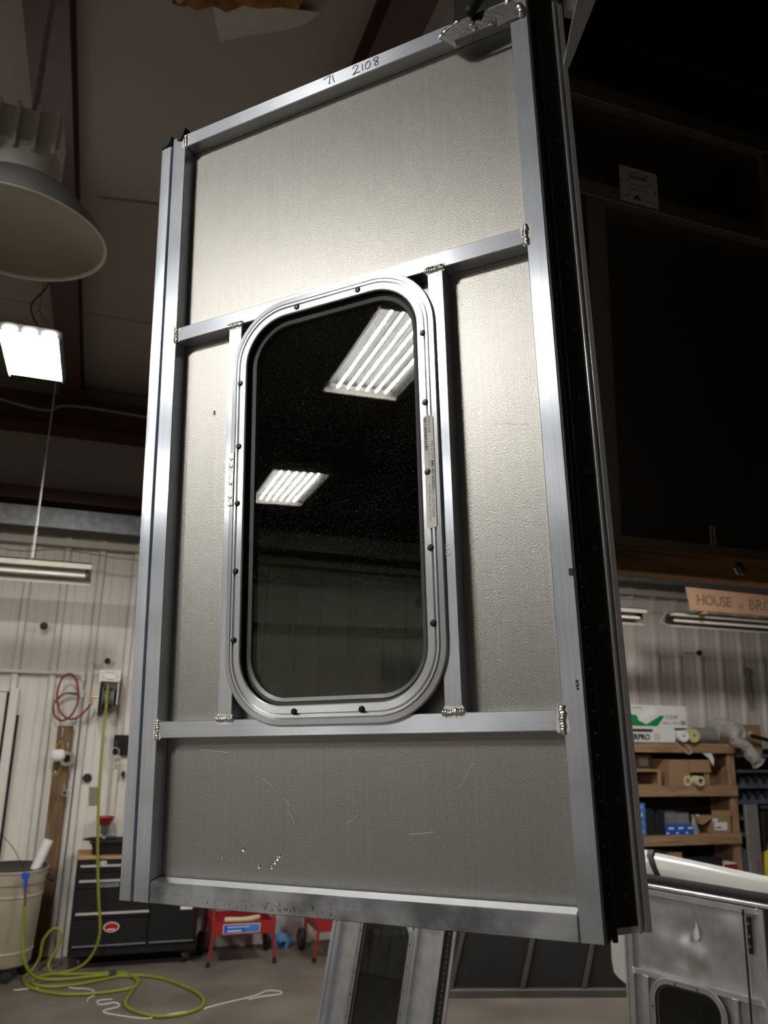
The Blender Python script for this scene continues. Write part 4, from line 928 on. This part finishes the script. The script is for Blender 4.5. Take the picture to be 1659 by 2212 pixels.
# painted air pipe with red hose
pp = thing('air_pipe', 'white-painted air pipe running across the left wall and down', 'pipe', (-0.10, 7.96, 2.33))
bm = newbm(); tube(bm, [(-1.8, 0, 0.02), (-0.06, 0, 0.012)], 0.014, 10); obj('horizontal_run', bm, M_RIB, pp)
bm = newbm(); tube(bm, smooth_pts([(-0.06, 0, 0.012), (-0.01, 0, 0.005), (0.0, 0, -0.05)]), 0.018, 10); obj('elbow', bm, M_RIB, pp)
bm = newbm(); tube(bm, [(0.0, 0, -0.05), (0.0, 0, -0.34), (0.0, 0.02, -2.30)], 0.013, 10); obj('drop_pipe', bm, M_RIB, pp)
part_box('tee_fitting', M_RIB, pp, -0.024, 0.024, -0.024, 0.024, -0.20, -0.13, bevel=0.005)
bm = newbm(); cyl(bm, (-0.024, -0.02, -0.165), (-0.12, -0.02, -0.160), 0.009, 10); obj('coupling', bm, M_TOOLBK, pp)
rh = [(-0.215, 7.93, 2.168), (-0.26, 7.92, 2.15), (-0.315, 7.91, 2.08), (-0.305, 7.90, 1.98), (-0.24, 7.89, 1.93), (-0.17, 7.88, 1.97), (-0.125, 7.87, 2.07), (-0.13, 7.86, 2.20), (-0.16, 7.85, 2.29), (-0.215, 7.85, 2.335), (-0.275, 7.85, 2.29), (-0.30, 7.85, 2.15), (-0.27, 7.85, 2.03), (-0.20, 7.84, 1.955), (-0.12, 7.84, 1.955), (-0.05, 7.835, 2.02), (-0.01, 7.835, 2.08)]
bm = newbm(); tube(bm, smooth_pts(rh, 7), 0.009, 10)
tag(obj('red_air_hose', bm, M_REDH), 'looped dark red air hose joining pipe and reel', 'hose')
# plank with hanging things
pk = thing('wood_plank', 'tall brown wooden plank fixed to the white wall', 'plank', (-0.20, 7.985, 0.0))
part_box('board', M_PLANK, pk, -0.065, 0.065, -0.04, 0.0, 0.02, 1.885, bevel=0.004)
for (x, z) in ((-0.02, 1.83), (0.035, 1.70), (-0.04, 1.53), (0.045, 1.36)):
    bm = newbm(); tube(bm, smooth_pts([(x, -0.04, z + 0.04), (x, -0.05, z), (x, -0.065, z - 0.035), (x, -0.085, z - 0.03)]), 0.004, 6); obj('hook', bm, M_STEEL, pk)
mk = thing('dust_mask', 'white dust mask with yellow straps hanging on the plank', 'dust mask', (-0.235, 7.875, 1.635))
bm = newbm(); bmesh.ops.create_uvsphere(bm, u_segments=20, v_segments=10, radius=1.0, matrix=Matrix.Diagonal((0.062, 0.045, 0.052, 1)))
bmesh.ops.delete(bm, geom=[v for v in bm.verts if v.co.y > 0.02], context='VERTS'); 
for v in bm.verts: v.co.z += 0.25 * abs(v.co.x) * (1 if v.co.z > 0 else -0.3)
obj('mask_cup', bm, M_PAPER, mk)
bm = newbm(); tube(bm, smooth_pts([(-0.05, 0.0, 0.02), (-0.02, 0.02, 0.08), (0.012, 0.025, 0.125), (0.03, 0.02, 0.08), (0.055, 0.0, 0.02)]), 0.002, 6); tube(bm, smooth_pts([(-0.05, 0.0, -0.02), (-0.045, 0.02, -0.12), (0.01, 0.03, -0.16), (0.045, 0.02, -0.08), (0.05, 0.0, -0.02)]), 0.002, 6); obj('strap', bm, M_YELLOW, mk)
def ringroll(name, label, c, ro, ri, w, mat, axis=1, cat='tape roll', core=None):
    t = thing(name, label, cat, c)
    bm = newbm(); lathe(bm, [(ri, -w / 2), (ro, -w / 2), (ro, w / 2), (ri, w / 2), (ri, -w / 2)], axis=axis, n=32); obj('tape', bm, mat, t, bevel=0)
    bm = newbm(); lathe(bm, [(ri - 0.004, -w / 2 - 0.001), (ri + 0.0005, -w / 2 - 0.001), (ri + 0.0005, w / 2), (ri - 0.004, w / 2), (ri - 0.004, -w / 2 - 0.001)], axis=axis, n=32); obj('core', bm, core or M_CARD, t)
    return t
ringroll('tape_roll', 'grey duct tape roll hung on the wooden plank', (-0.155, 7.885, 1.61), 0.062, 0.038, 0.05, M_GREYPL)
ringroll('tape_roll', 'small narrow tape ring hung low on the plank', (-0.145, 7.90, 1.325), 0.028, 0.020, 0.03, M_GREYPL)
# knobs on pins, patch, pegboard
def knob(label, x, z, r, L, mat=M_RUBBER, dx=0.0):
    t = thing('wall_peg', label, 'peg', (x, WY, z), 0, 'black pegs on the wall')
    bm = newbm(); tube(bm, [(dx, 0, 0.0), (0, -L, 0)], 0.008, 8); obj('pin', bm, M_STEEL, t)
    bm = newbm(); lathe(bm, [(0, -L - 0.03), (r * 0.8, -L - 0.028), (r, -L - 0.015), (r, -L), (r * 0.5, -L + 0.005), (0, -L + 0.005)], axis=1, n=24); obj('cap', bm, mat, t)
knob('black round knob high on the wall below the left strip light', -0.483, 2.752, 0.034, 0.09)
knob('small black knob just above the hose reel', 0.092, 2.466, 0.028, 0.09)
knob('flat black disc on the wall left of the green hose', 0.028, 1.441, 0.038, 0.01)
knob('black knob on a pin on the right wall above the shelves', 6.70, 2.86, 0.032, 0.13, dx=-0.10)
bm = newbm(); prism(bm, [(-0.03, -0.075), (0.045, -0.068), (0.05, 0.075), (-0.045, 0.08)], 0, 0.002)
tag(obj('tape_patch', bm, M_GTAPE, M=T((0.10, 8.012, 1.285)) @ FRONT), 'square of grey tape stuck on the white wall', 'tape')
pg = thing('tool_board', 'black tool board with hanging clear goggles by the door edge', 'tool board', (0.32, 7.985, 1.70))
part_box('board', M_BLACK, pg, -0.10, 0.12, -0.012, 0.0, -0.06, 0.115)
bm = newbm(); tube(bm, smooth_pts([(-0.075, -0.012, 0.06), (-0.075, -0.03, 0.03), (-0.075, -0.05, 0.02)]), 0.005, 6); obj('hook', bm, M_STEEL, pg)
bm = newbm(); lathe(bm, [(0.030, -0.01), (0.040, -0.01), (0.040, 0.01), (0.030, 0.01), (0.030, -0.01)], (-0.08, -0.05, -0.03), axis=1, n=20); lathe(bm, [(0.028, -0.01), (0.042, -0.01), (0.042, 0.01), (0.028, 0.01), (0.028, -0.01)], (-0.055, -0.05, -0.10), axis=1, n=20); obj('goggles', bm, M_PLASTIC, pg)
part_box('paper_tag', M_TAPE, pg, -0.09, -0.06, -0.03, -0.027, -0.17, -0.12)
bm = newbm(); prism(bm, [(-0.02, 0.02), (0.0, 0.04), (0.012, 0.01), (0.008, -0.03), (-0.012, -0.045), (-0.005, -0.02), (-0.022, -0.01)], -0.02, 0.0, axis=1)
tag(obj('black_hanger', bm, M_RUBBER, M=T((0.335, 8.0, 1.47))), 'small black clip on the wall beside the door edge', 'clip')
# red service carts
def cart(label, x0, x1, yf, note):
    t = thing('red_cart', label, 'cart', (x0, yf, 0.0), 0, 'red carts by the wall'); L = x1 - x0
    for x in (0.0, L):
        bm = newbm(); s_ = -0.02 if x == 0 else 0.02
        tube(bm, smooth_pts([(x + s_, 0, 0.02), (x - s_ * 0.2, 0.0, 0.25), (x, 0.02, 0.45), (x, 0.03, 0.80)]), 0.014, 10); lg = obj('leg', bm, M_RED, t)
        bm = newbm(); cyl(bm, (x + s_ * 1.05, 0, 0.0), (x + s_ * 0.9, 0, 0.045), 0.017, 10); obj('rubber_foot', bm, M_RUBBER, lg)
        bm = newbm(); tube(bm, [(x, 0.42, 0.09), (x, 0.42, 0.80)], 0.012, 10); obj('leg', bm, M_RED, t)
        bm = newbm(); lathe(bm, [(0, -0.018), (0.05, -0.018), (0.05, 0.018), (0, 0.018)], (x + (0.035 if x else -0.035), 0.42, 0.09), axis=0, n=20); w_ = obj('wheel_hub', bm, M_RED, t)
        bm = newbm(); lathe(bm, [(0.05, -0.022), (0.08, -0.022), (0.09, -0.012), (0.09, 0.012), (0.08, 0.022), (0.05, 0.022), (0.05, -0.022)], (x + (0.035 if x else -0.035), 0.42, 0.09), axis=0, n=24); obj('tyre', bm, M_RUBBER, w_)
    bm = newbm()
    for (a, b2, c, d_) in ((0.0, L, -0.004, 0.004), (0.0, L, 0.416, 0.424), (0.0, 0.008, 0, 0.42), (L - 0.008, L, 0, 0.42)): box(bm, a, b2, c, d_, 0.235, 0.335)
    box(bm, 0, L, 0, 0.42, 0.235, 0.243); tr = obj('tray', bm, M_RED, t)
    bm = newbm(); box(bm, -0.02, L + 0.02, 0.0, 0.45, 0.80, 0.815); box(bm, -0.02, L + 0.02, 0.0, 0.008, 0.815, 0.87); obj('upper_shelf', bm, M_RED, t)
    if note:
        lb_ = part_box('maker_label', M_PAPER, tr, 0.085, L - 0.12, -0.0065, -0.004, 0.248, 0.318)
        part_box('label_blue', M_BLUEBOX2, lb_, 0.09, 0.09 + (L - 0.21) * 0.58, -0.0072, -0.0065, 0.252, 0.314); part_box('label_sky', M_BLUEBOX, lb_, 0.09 + (L - 0.21) * 0.58, L - 0.125, -0.0072, -0.0065, 0.252, 0.314)
        part_box('label_line', M_PAPER, lb_, 0.12, 0.30, -0.0078, -0.0072, 0.292, 0.299); part_box('label_line', M_PAPER, lb_, 0.12, 0.24, -0.0078, -0.0072, 0.262, 0.272)
    return t
cart('red steel cart with blue maker label, right of the black tool chest', 1.14, 1.655, 7.40, True)
cart('second red steel cart, half hidden behind the loose leaning door', 2.02, 2.60, 7.32, False)
bm = newbm(); prism(bm, [(1.24, 7.45), (1.45, 7.43), (1.56, 7.50), (1.53, 7.53), (1.40, 7.47), (1.25, 7.50)], 0.325, 0.355)
tag(obj('work_glove', bm, M_TAPE, bevel=0.008, seg=2), 'pale work glove lying in the first red cart tray', 'glove')
bm = newbm(); bmesh.ops.create_icosphere(bm, subdivisions=4, radius=1.0, matrix=T((1.84, 7.88, 0.045)) @ Matrix.Diagonal((0.10, 0.07, 0.065, 1)))
for v in bm.verts:
    v.co += Vector((1, 1, 1.0)) * 0.035 * noise.noise(v.co * 22); v.co.z = max(v.co.z, 0.001)
tag(obj('blue_rag', bm, M_RAG, sharp=60), 'crumpled blue rag on the floor between the red carts', 'rag')
# bits of white string and litter on the floor
def floorline(label, pts, r, mat=M_STRING, k=5):
    bm = newbm(); tube(bm, smooth_pts([(x, y, r) for x, y in pts], k), r, 6); return tag(obj('floor_string', bm, mat), label, 'string')
floorline('white string lying across the yellow hose coil on the floor', [(-0.324, 7.185), (-0.18, 7.203), (-0.07, 7.23), (0.0, 7.21), (0.097, 7.12), (0.16, 7.10), (0.227, 7.04), (0.242, 6.93), (0.20, 6.87), (0.19, 6.80)], 0.003)
floorline('looped white string at the front of the hose coil', [(0.36, 6.80), (0.26, 6.79), (0.28, 6.70), (0.38, 6.72), (0.40, 6.63), (0.30, 6.57), (0.33, 6.50), (0.52, 6.36), (0.60, 6.34), (0.68, 6.37), (0.84, 6.40)], 0.0032)
floorline('long white string trailing right across the bare floor', [(0.966, 6.43), (1.06, 6.48), (1.176, 6.53), (1.30, 6.58), (1.398, 6.64), (1.48, 6.70), (1.563, 6.66), (1.55, 6.60), (1.40, 6.58), (1.30, 6.54)], 0.0032)
bm = newbm(); rnd = random.Random(12)
for i in range(48):
    x = rnd.uniform(-0.2, 4.6); y = rnd.uniform(5.6, 7.3); w = rnd.uniform(0.004, 0.018)
    a = rnd.uniform(0, 3); prism(bm, [(x + w * math.cos(a + q * 1.5) * rnd.uniform(.4, 1), y + w * math.sin(a + q * 1.5)) for q in range(4)], 0.0003, rnd.uniform(0.002, 0.006))
lit = tag(obj('floor_litter', bm, M_GTAPE), 'small pale crumbs scattered over the concrete floor', 'litter'); lit['kind'] = 'stuff'
bm = newbm(); lathe(bm, [(0.0, 0.0), (0.055, 0.0), (0.055, 0.006), (0.03, 0.008), (0.02, 0.014), (0, 0.014)], (2.25, 7.18, 0.0), n=24)
tag(obj('red_disc', bm, M_REDH), 'small red disc lying on the floor beside the second cart', 'disc')

# ================================================================== right background: shelving
SY = 7.60
sh = thing('wood_shelving', 'pine shelving unit full of boxes against the right wall', 'shelf', (4.45, SY, 0.0))
for zt in (1.84, 1.39, 0.90, 0.40):
    part_box('shelf_board', M_SHELF, sh, 0.0, 2.36, 0.0, 0.36, zt - 0.02, zt, bevel=0.002)
    part_box('front_rail', M_SHELF, sh, 0.0, 2.37, -0.038, -0.001, zt - 0.105, zt, bevel=0.003)
for x in (0.0, 2.30):
    for y in (0.0, 0.30): part_box('upright', M_SHELFV, sh, x, x + 0.06, y + 0.002, y + 0.04, 0.0, 1.82, bevel=0.003)
part_box('end_board', M_SHELFV, sh, 2.362, 2.385, 0.0, 0.34, 0.0, 1.82, bevel=0.002)
part_box('back_board', M_DARKFAB, sh, 0.0, 2.36, 0.361, 0.37, 0.1, 1.82)
def carton(name, label, x0, x1, y0, y1, z0, z1, mat, cat='box', group=None, M=None):
    t = thing(name, label, cat, (x0, y0, z0), 0, group)
    part_box('carton', mat, t, 0, x1 - x0, 0, y1 - y0, 0, z1 - z0, bevel=0.002)
    return t
# long white cartons on the top shelf
c = carton('film_carton', 'long white carton with green film print on the top shelf', 4.95, 6.20, SY - 0.03, SY + 0.16, 1.995, 2.228, M_BOXW)
bm = newbm(); prism(bm, [(0.49, 0.012), (0.86, 0.012), (0.96, 0.125), (0.90, 0.125), (0.72, 0.03), (0.62, 0.07), (0.60, 0.125), (0.49, 0.135)], 0.0, 0.0012); obj('green_print', bm, M_GREEN, c, M=T((0, -0.0, 0)) @ FRONT)
bm = newbm(); tube(bm, [(0.63, -0.001, 0.09), (0.84, -0.001, 0.19)], 0.034, 12)
for v in bm.verts: v.co.y = -0.0015 + (v.co.y + 0.001) * 0.02
obj('roll_print', bm, M_LABEL, c)
text('carton_text', 'CLEAR', 0.055, M_PRINT, c, T((0.97, -0.001, 0.095)) @ FRONT); text('carton_text', '20 ft x 100 ft', 0.043, M_PRINT, c, T((0.93, -0.001, 0.035)) @ FRONT)
text('carton_text', 'POLYSHEETING', 0.025, M_PRINT, c, T((0.50, -0.001, 0.195)) @ FRONT)
o = barcode(c, 0, 0.065, 0, 0.045, 0.0, 21, vert=False); o.matrix_local = T((1.17, -0.0002, 0.03)) @ FRONT
c = carton('masking_carton', 'white carton lettered MASTERPRO below the green-printed one', 4.90, 6.02, SY - 0.05, SY + 0.14, 1.841, 1.992, M_BOXW)
part_box('black_print', M_PRINT, c, 0.50, 0.83, -0.0012, 0, 0.105, 0.135); text('carton_text', 'MASTERPRO', 0.082, M_PRINT, c, T((0.345, -0.001, 0.025)) @ FRONT, spacing=0.98, bold=0.004)
part_box('white_patch', M_PAPER, c, 0.93, 1.115, -0.0012, 0, 0.01, 0.14); part_box('grey_patch', M_TAPE, c, 0.84, 0.925, -0.0012, 0, 0.02, 0.09)
c = carton('side_carton', 'small white carton with green label right of the film carton', 6.205, 6.30, SY + 0.05, SY + 0.22, 1.841, 2.19, M_BOXW)
part_box('green_label', M_GREEN, c, 0.01, 0.06, -0.001, 0, 0.18, 0.26)
def hroll(name, label, x0, x1, y, z, r, mat, endmat, cat='roll'):
    t = thing(name, label, cat, (x0, y, z)); L = x1 - x0
    bm = newbm(); lathe(bm, [(r * 0.25, 0), (r, 0), (r, L), (r * 0.25, L), (r * 0.25, 0)], axis=0, n=28); obj('roll_body', bm, mat, t)
    bm = newbm(); lathe(bm, [(r * 0.2, L + 0.001), (r * 0.94, L + 0.001), (r * 0.94, L + 0.003), (r * 0.2, L + 0.003), (r * 0.2, L + 0.001)], axis=0, n=28); obj('roll_end', bm, endmat, t)
    return t
# rolls seen end-on lie towards the viewer
def yroll(name, label, x, y0, y1, z, r, mat, endmat, tilt=0.0):
    t = thing(name, label, 'roll', (x, y0, z), R(tilt)); L = y1 - y0
    bm = newbm(); lathe(bm, [(r * 0.25, 0), (r, 0), (r, L), (r * 0.25, L), (r * 0.25, 0)], axis=1, n=28); obj('roll_body', bm, mat, t)
    bm = newbm(); lathe(bm, [(r * 0.2, -0.003), (r * 0.94, -0.003), (r * 0.94, 0.0), (r * 0.2, 0.0), (r * 0.2, -0.003)], axis=1, n=28); obj('roll_end', bm, endmat, t)
    return t
yroll('film_roll', 'white-ended roll right of the lettered carton', 6.095, SY - 0.10, SY + 0.10, 1.910, 0.062, M_BOXW, M_PAPER, -4)
yroll('film_roll', 'yellow-green ended roll between two pale rolls', 6.232, SY - 0.10, SY + 0.02, 1.918, 0.072, M_TAPEY, M_TAPEY, -4)
t = thing('wrapped_roll', 'clear-wrapped roll with cream core end on the top shelf', 'roll', (6.325, SY + 0.0, 1.925), R(-6))
bm = newbm(); lathe(bm, [(0.03, 0), (0.082, 0), (0.082, 0.24), (0.03, 0.24), (0.03, 0)], axis=0, n=28); obj('roll_body', bm, M_GREYPL, t)
bm = newbm(); lathe(bm, [(0.025, 0.24), (0.08, 0.24), (0.08, 0.25), (0.025, 0.25), (0.025, 0.24)], axis=0, n=28); obj('roll_end', bm, M_TAPE, t)
t = thing('bagged_roll', 'large roll of grey film in a drooping clear bag at the shelf end', 'roll', (6.83, SY - 0.12, 1.955), R(-8))
bm = newbm(); lathe(bm, [(0.02, 0), (0.095, 0), (0.095, 0.45), (0.02, 0.45), (0.02, 0)], axis=1, n=28); obj('roll_body', bm, M_GREYPL, t)
bm = newbm(); sp_ = []
for k in range(90):
    a = k * 0.25; r_ = 0.015 + 0.003 * a; sp_.append((r_ * math.cos(a), -0.003, r_ * math.sin(a)))
tube(bm, sp_, 0.004, 5); obj('spiral_end', bm, M_PAPER, t)
bm = newbm()
bmesh.ops.create_icosphere(bm, subdivisions=4, radius=1.0, matrix=T((-0.06, 0.2, 0.02)) @ Matrix.Diagonal((0.17, 0.26, 0.135, 1)))
for v in bm.verts:
    v.co += Vector((1, 1, 1)) * 0.05 * noise.noise(v.co * 7); v.co.z = max(v.co.z, -0.108)
obj('plastic_bag', bm, M_PLASTIC, t, sharp=70)
bm = newbm(); P_ = smooth_pts([(-0.15, -0.07, -0.07), (0.0, -0.09, -0.13), (0.08, -0.09, -0.24), (0.14, -0.09, -0.31)], 6); tube(bm, P_, 0.06, 20, radii=[0.050 + 0.0016 * i + 0.006 * math.sin(i * 0.7) for i in range(len(P_))], cap=False)
for v in bm.verts: v.co += Vector((1, 0.6, 1)) * 0.028 * noise.noise(v.co * 26)
obj('bag_tail', bm, M_PLASTIC, t, sharp=70)
bm = newbm(); tube(bm, smooth_pts([(6.02, SY - 0.045, 1.85), (6.06, SY - 0.055, 1.80), (6.16, SY - 0.06, 1.73), (6.21, SY - 0.06, 1.745), (6.17, SY - 0.06, 1.80), (6.10, SY - 0.05, 1.85)]), 0.009, 8)
tag(obj('plastic_loop', bm, M_PLASTIC), 'loop of clear plastic hanging over the top shelf edge', 'plastic')
# second shelf
def open_box(name, label, x0, x1, y0, y1, z0, z1, mat, face='front', cat='box'):
    t = thing(name, label, cat, (x0, y0, z0)); L, D_, h = x1 - x0, y1 - y0, z1 - z0; k = 0.006
    bm = newbm()
    box(bm, 0, L, 0, D_, 0, k); box(bm, 0, k, 0, D_, k, h - k); box(bm, L - k, L, 0, D_, k, h - k); box(bm, k, L - k, D_ - k, D_, k, h - k)
    if face == 'front': box(bm, 0, L, 0, D_, h - k, h)
    else: box(bm, k, L - k, 0, k, k, h - k)
    obj('carton', bm, mat, t)
    part_box('inside', M_CARDIN, t, k, L - k, D_ * 0.6, D_ * 0.6 + 0.004, k, h - k)
    return t
t = open_box('open_carton', 'small open brown carton on its side at the left of the second shelf', 5.44, 5.82, SY - 0.02, SY + 0.24, 1.392, 1.56, M_CARD)
for (x0, x1, z0, z1) in ((0.0, 0.38, 0.0, 0.018), (0.0, 0.38, 0.145, 0.168), (0.0, 0.035, 0.018, 0.145), (0.34, 0.38, 0.018, 0.145)): part_box('flap', M_CARD, t, x0, x1, -0.008, -0.001, z0, z1)
c = carton('labelled_carton', 'brown carton with white address label deep on the second shelf', 5.70, 5.92, SY + 0.245, SY + 0.345, 1.392, 1.70, M_CARD); part_box('address_label', M_PAPER, c, 0.05, 0.17, -0.001, 0, 0.19, 0.28)
c = carton('stacked_carton', 'dark brown carton behind the small open one', 5.25, 5.69, SY + 0.26, SY + 0.35, 1.392, 1.68, M_CARDIN)
t = open_box('tape_carton', 'opened brown carton with cream tape rolls spilling out', 5.93, 6.46, SY - 0.02, SY + 0.28, 1.392, 1.66, M_CARD, face='front')
part_box('front_wall', M_CARD, t, 0.0, 0.28, -0.004, 0.0, 0.0, 0.27); part_box('front_wall', M_CARD, t, 0.46, 0.53, -0.004, 0.0, 0.0, 0.27); part_box('raised_flap', M_CARD, t, 0.25, 0.53, -0.03, -0.024, 0.14, 0.27, M=T((0, -0.01, 0)) @ RX(-4))
ringroll('tape_roll', 'big cream tape roll lying in front of the opened carton', (6.275, SY - 0.05, 1.446), 0.053, 0.030, 0.10, M_TAPE)
ringroll('tape_roll', 'cream tape roll half hidden left of the big one', (6.165, SY + 0.0, 1.446), 0.053, 0.030, 0.05, M_TAPE)
bm = newbm(); prism(bm, [(6.38, 1.84 - 0.107), (6.50, 1.84 - 0.107), (6.53, 1.67), (6.51, 1.60), (6.46, 1.68)], SY - 0.035, SY - 0.03, axis=1)
tag(obj('paper_scrap', bm, M_PAPER), 'grey paper scrap hanging under the top shelf', 'paper')
# third shelf
for i, z in enumerate((0.902, 1.061)):
    c = carton('blue_carton', ('lower' if i == 0 else 'upper') + ' light blue carton of the two stacked on the third shelf', 5.30, 5.595, SY - 0.03, SY + 0.2, z, z + 0.157, M_BLUEBOX, group='light blue cartons')
    text('carton_text', 'Imperial', 0.035, M_PAPER, c, T((0.15, -0.001, 0.115)) @ FRONT)
    bm = newbm(); lathe(bm, [(0, 0), (0.022, 0), (0.022, 0.001), (0, 0.001)], n=16); obj('round_print', bm, M_PAPER, c, M=T((0.235, 0, 0.045)) @ FRONT)
names = ('lowest', 'second', 'third', 'topmost')
for i in range(4): carton('black_carton', names[i] + ' of four small black cartons stacked beside the blue ones', 5.60, 5.715, SY - 0.02, SY + 0.15, 0.902 + i * 0.064, 0.902 + i * 0.064 + 0.062, M_BLACKBOX, group='black cartons')
for i in range(3): carton('black_carton', ('bottom', 'middle', 'top')[i] + ' of three small black cartons left of the low blue boxes', 5.72, 5.83, SY - 0.03, SY + 0.15, 0.902 + i * 0.07, 0.902 + i * 0.07 + 0.068, M_BLACKBOX, group='black cartons')
for i in range(3):
    c = carton('low_blue_carton', ('left', 'middle', 'right')[i] + ' of three low deep-blue cartons in a row', 5.838 + i * 0.122, 5.957 + i * 0.122, SY - 0.03, SY + 0.14, 0.902, 0.99, M_BLUEBOX2, group='low blue cartons')
    part_box('white_logo', M_PAPER, c, 0.04, 0.105, -0.001, 0, 0.055, 0.075); part_box('white_print', M_PAPER, c, 0.008, 0.04, -0.001, 0, 0.008, 0.024)
carton('grey_carton', 'pale grey carton behind the low blue ones', 5.98, 6.12, SY + 0.15, SY + 0.30, 0.902, 1.12, M_GREYPL)
carton('dark_grey_carton', 'dark grey carton behind and right of the pale grey one', 6.125, 6.30, SY + 0.16, SY + 0.32, 0.902, 1.10, M_GREY)
t = thing('spout_bottle', 'pale conical funnel with spout on the third shelf', 'funnel', (6.255, SY + 0.03, 0.902))
bm = newbm(); lathe(bm, [(0, 0), (0.058, 0), (0.055, 0.02), (0.026, 0.13), (0.024, 0.165), (0.03, 0.17), (0.03, 0.19), (0, 0.19)], n=20); obj('cone', bm, M_GREYPL, t)
part_box('spout', M_BOXW, t, -0.02, 0.07, -0.012, 0.012, 0.172, 0.19, bevel=0.004)
c = carton('opened_carton', 'opened brown carton with white shipping label on the third shelf', 6.46, 6.70, SY - 0.02, SY + 0.2, 0.902, 1.07, M_CARD)
part_box('shipping_label', M_PAPER, c, 0.02, 0.19, -0.001, 0, 0.035, 0.115); part_box('label_print', M_PRINT, c, 0.035, 0.11, -0.0016, -0.001, 0.055, 0.066); part_box('barcode_label', M_PAPER, c, 0.0, 0.07, -0.001, 0, 0.12, 0.155)
part_box('flap', M_CARD, c, 0.0, 0.26, 0.0, 0.006, 0.169, 0.235); 
bm = newbm(); prism(bm, [(-0.13, 0.10), (0.0, 0.168), (0.0, 0.16), (-0.13, 0.092)], 0.0, 0.2, axis=1); obj('flap', bm, M_CARD, c)
# low shelf
carton('low_carton', 'brown carton on the lowest visible shelf above the white cap', 5.55, 6.05, SY + 0.0, SY + 0.3, 0.402, 0.72, M_CARD)
carton('black_case', 'black case lying on the low shelf', 6.15, 6.55, SY - 0.02, SY + 0.2, 0.402, 0.66, M_BLACKBOX)
c = carton('red_white_box', 'small red and white box at the right end of the low shelf', 6.57, 6.74, SY - 0.02, SY + 0.15, 0.402, 0.60, M_BOXW); part_box('red_band', M_RED, c, 0.0, 0.17, -0.001, 0, 0.13, 0.19)
# metal bin cabinet right of the shelving
bc = thing('bin_cabinet', 'grey-blue steel pigeonhole bin cabinet right of the shelving', 'cabinet', (6.87, SY, 0.70))
part_box('back', M_BLACK, bc, 0, 1.0, 0.30, 0.31, 0, 1.08)
for i in range(7): part_box('bin_shelf', M_BIN, bc, 0.0, 1.0, 0.0, 0.30, i * 0.166, i * 0.166 + 0.012); part_box('bin_lip', M_BIN, bc, 0.0, 1.0, -0.006, 0.0, i * 0.166, i * 0.166 + 0.03)
for i in range(5):
    for j in range(9):
        bm = newbm(); x = 0.008 + j * 0.122; z = i * 0.166 + 0.012
        prism(bm, [(0.003, z), (0.29, z), (0.29, z + 0.152), (0.14, z + 0.152)], x, x + 0.006, axis=0); obj('divider', bm, M_BIN, bc)
part_box('cabinet_foot', M_BIN, bc, 0.0, 0.04, 0.0, 0.3, -0.70, 0.0); part_box('cabinet_foot', M_BIN, bc, 0.96, 1.0, 0.0, 0.3, -0.70, 0.0)
c = carton('brown_box', 'rounded brown box on top of the bin cabinet', 7.03, 7.30, SY + 0.06, SY + 0.28, 1.712, 2.05, M_CARD); part_box('pale_label', M_TAPE, c, 0.08, 0.15, -0.001, 0, 0.22, 0.27)
part_box('base_block', M_CARD, c, -0.0, 0.3, 0.0, 0.22, -0.003, -0.0005)
bm = newbm(); tube(bm, [(7.05, SY - 0.06, 1.93), (7.6, SY - 0.04, 1.83)], 0.022, 10)
tag(obj('black_pipe', bm, M_RUBBER), 'black pipe poking out over the bin cabinet', 'pipe')
c = carton('metal_strip', 'tall grey metal strip with red lettering leaning by the bins', 6.86, 7.02, SY - 0.09, SY - 0.05, 0.0, 1.20, M_GREYPL, cat='metal strip')
text('strip_text', 'LEVEL', 0.05, M_RED, c, T((0.12, -0.001, 0.52)) @ FRONT @ RZ(90))
t = thing('yellow_handle_tool', 'dark tool with yellow handle standing right of the metal strip', 'tool', (7.12, SY - 0.05, 0.0))
bm = newbm(); tube(bm, smooth_pts([(0, 0, 0.0), (-0.02, 0, 0.35), (0.0, 0, 0.62), (0.03, 0, 0.80)]), 0.035, 12); obj('yellow_handle', bm, M_YELLOW, t)
part_box('black_body', M_BLACK, t, -0.04, 0.12, -0.03, 0.03, 0.72, 1.12, bevel=0.01); part_box('bright_bar', M_STEEL, t, -0.04, 0.16, -0.02, 0.0, 1.16, 1.185)
# cardboard sign hanging on the strip light
sg = thing('cardboard_sign', 'tan cardboard sign lettered HOUSE of BROWN above the strip light', 'sign', (5.515, 6.62, 3.145), 0)
bm = newbm(); prism(bm, [(0.035, 0.0), (1.35, 0.0), (1.35, 0.215), (0.0, 0.228)], 0, 0.005); obj('card', bm, M_SIGN, sg, M=FRONT)
text('sign_text', 'HOUSE', 0.150, M_SIGNINK, sg, T((0.120, -0.006, 0.06)) @ FRONT, ext=0.0005, bold=0.0015, spacing=0.88); text('sign_text', 'of', 0.09, M_SIGNINK, sg, T((0.640, -0.006, 0.05)) @ FRONT, ext=0.0005); text('sign_text', 'BROWN', 0.165, M_SIGNINK, sg, T((0.775, -0.006, 0.05)) @ FRONT, ext=0.0005)
for x in (0.2, 1.1): part_box('sign_tab', M_SIGN, sg, x, x + 0.05, 0.0, 0.09, -0.03, -0.001)
bm = newbm(); tube(bm, smooth_pts([(7.40, 7.95, 2.66), (7.43, 7.93, 2.70), (7.50, 7.92, 2.69)]), 0.02, 8); tube(bm, [(7.45, 7.94, 2.68), (7.47, 7.94, 2.25)], 0.02, 8)
tag(obj('wall_spout', bm, M_GREY), 'grey hooked pipe on the wall at the right edge', 'pipe')
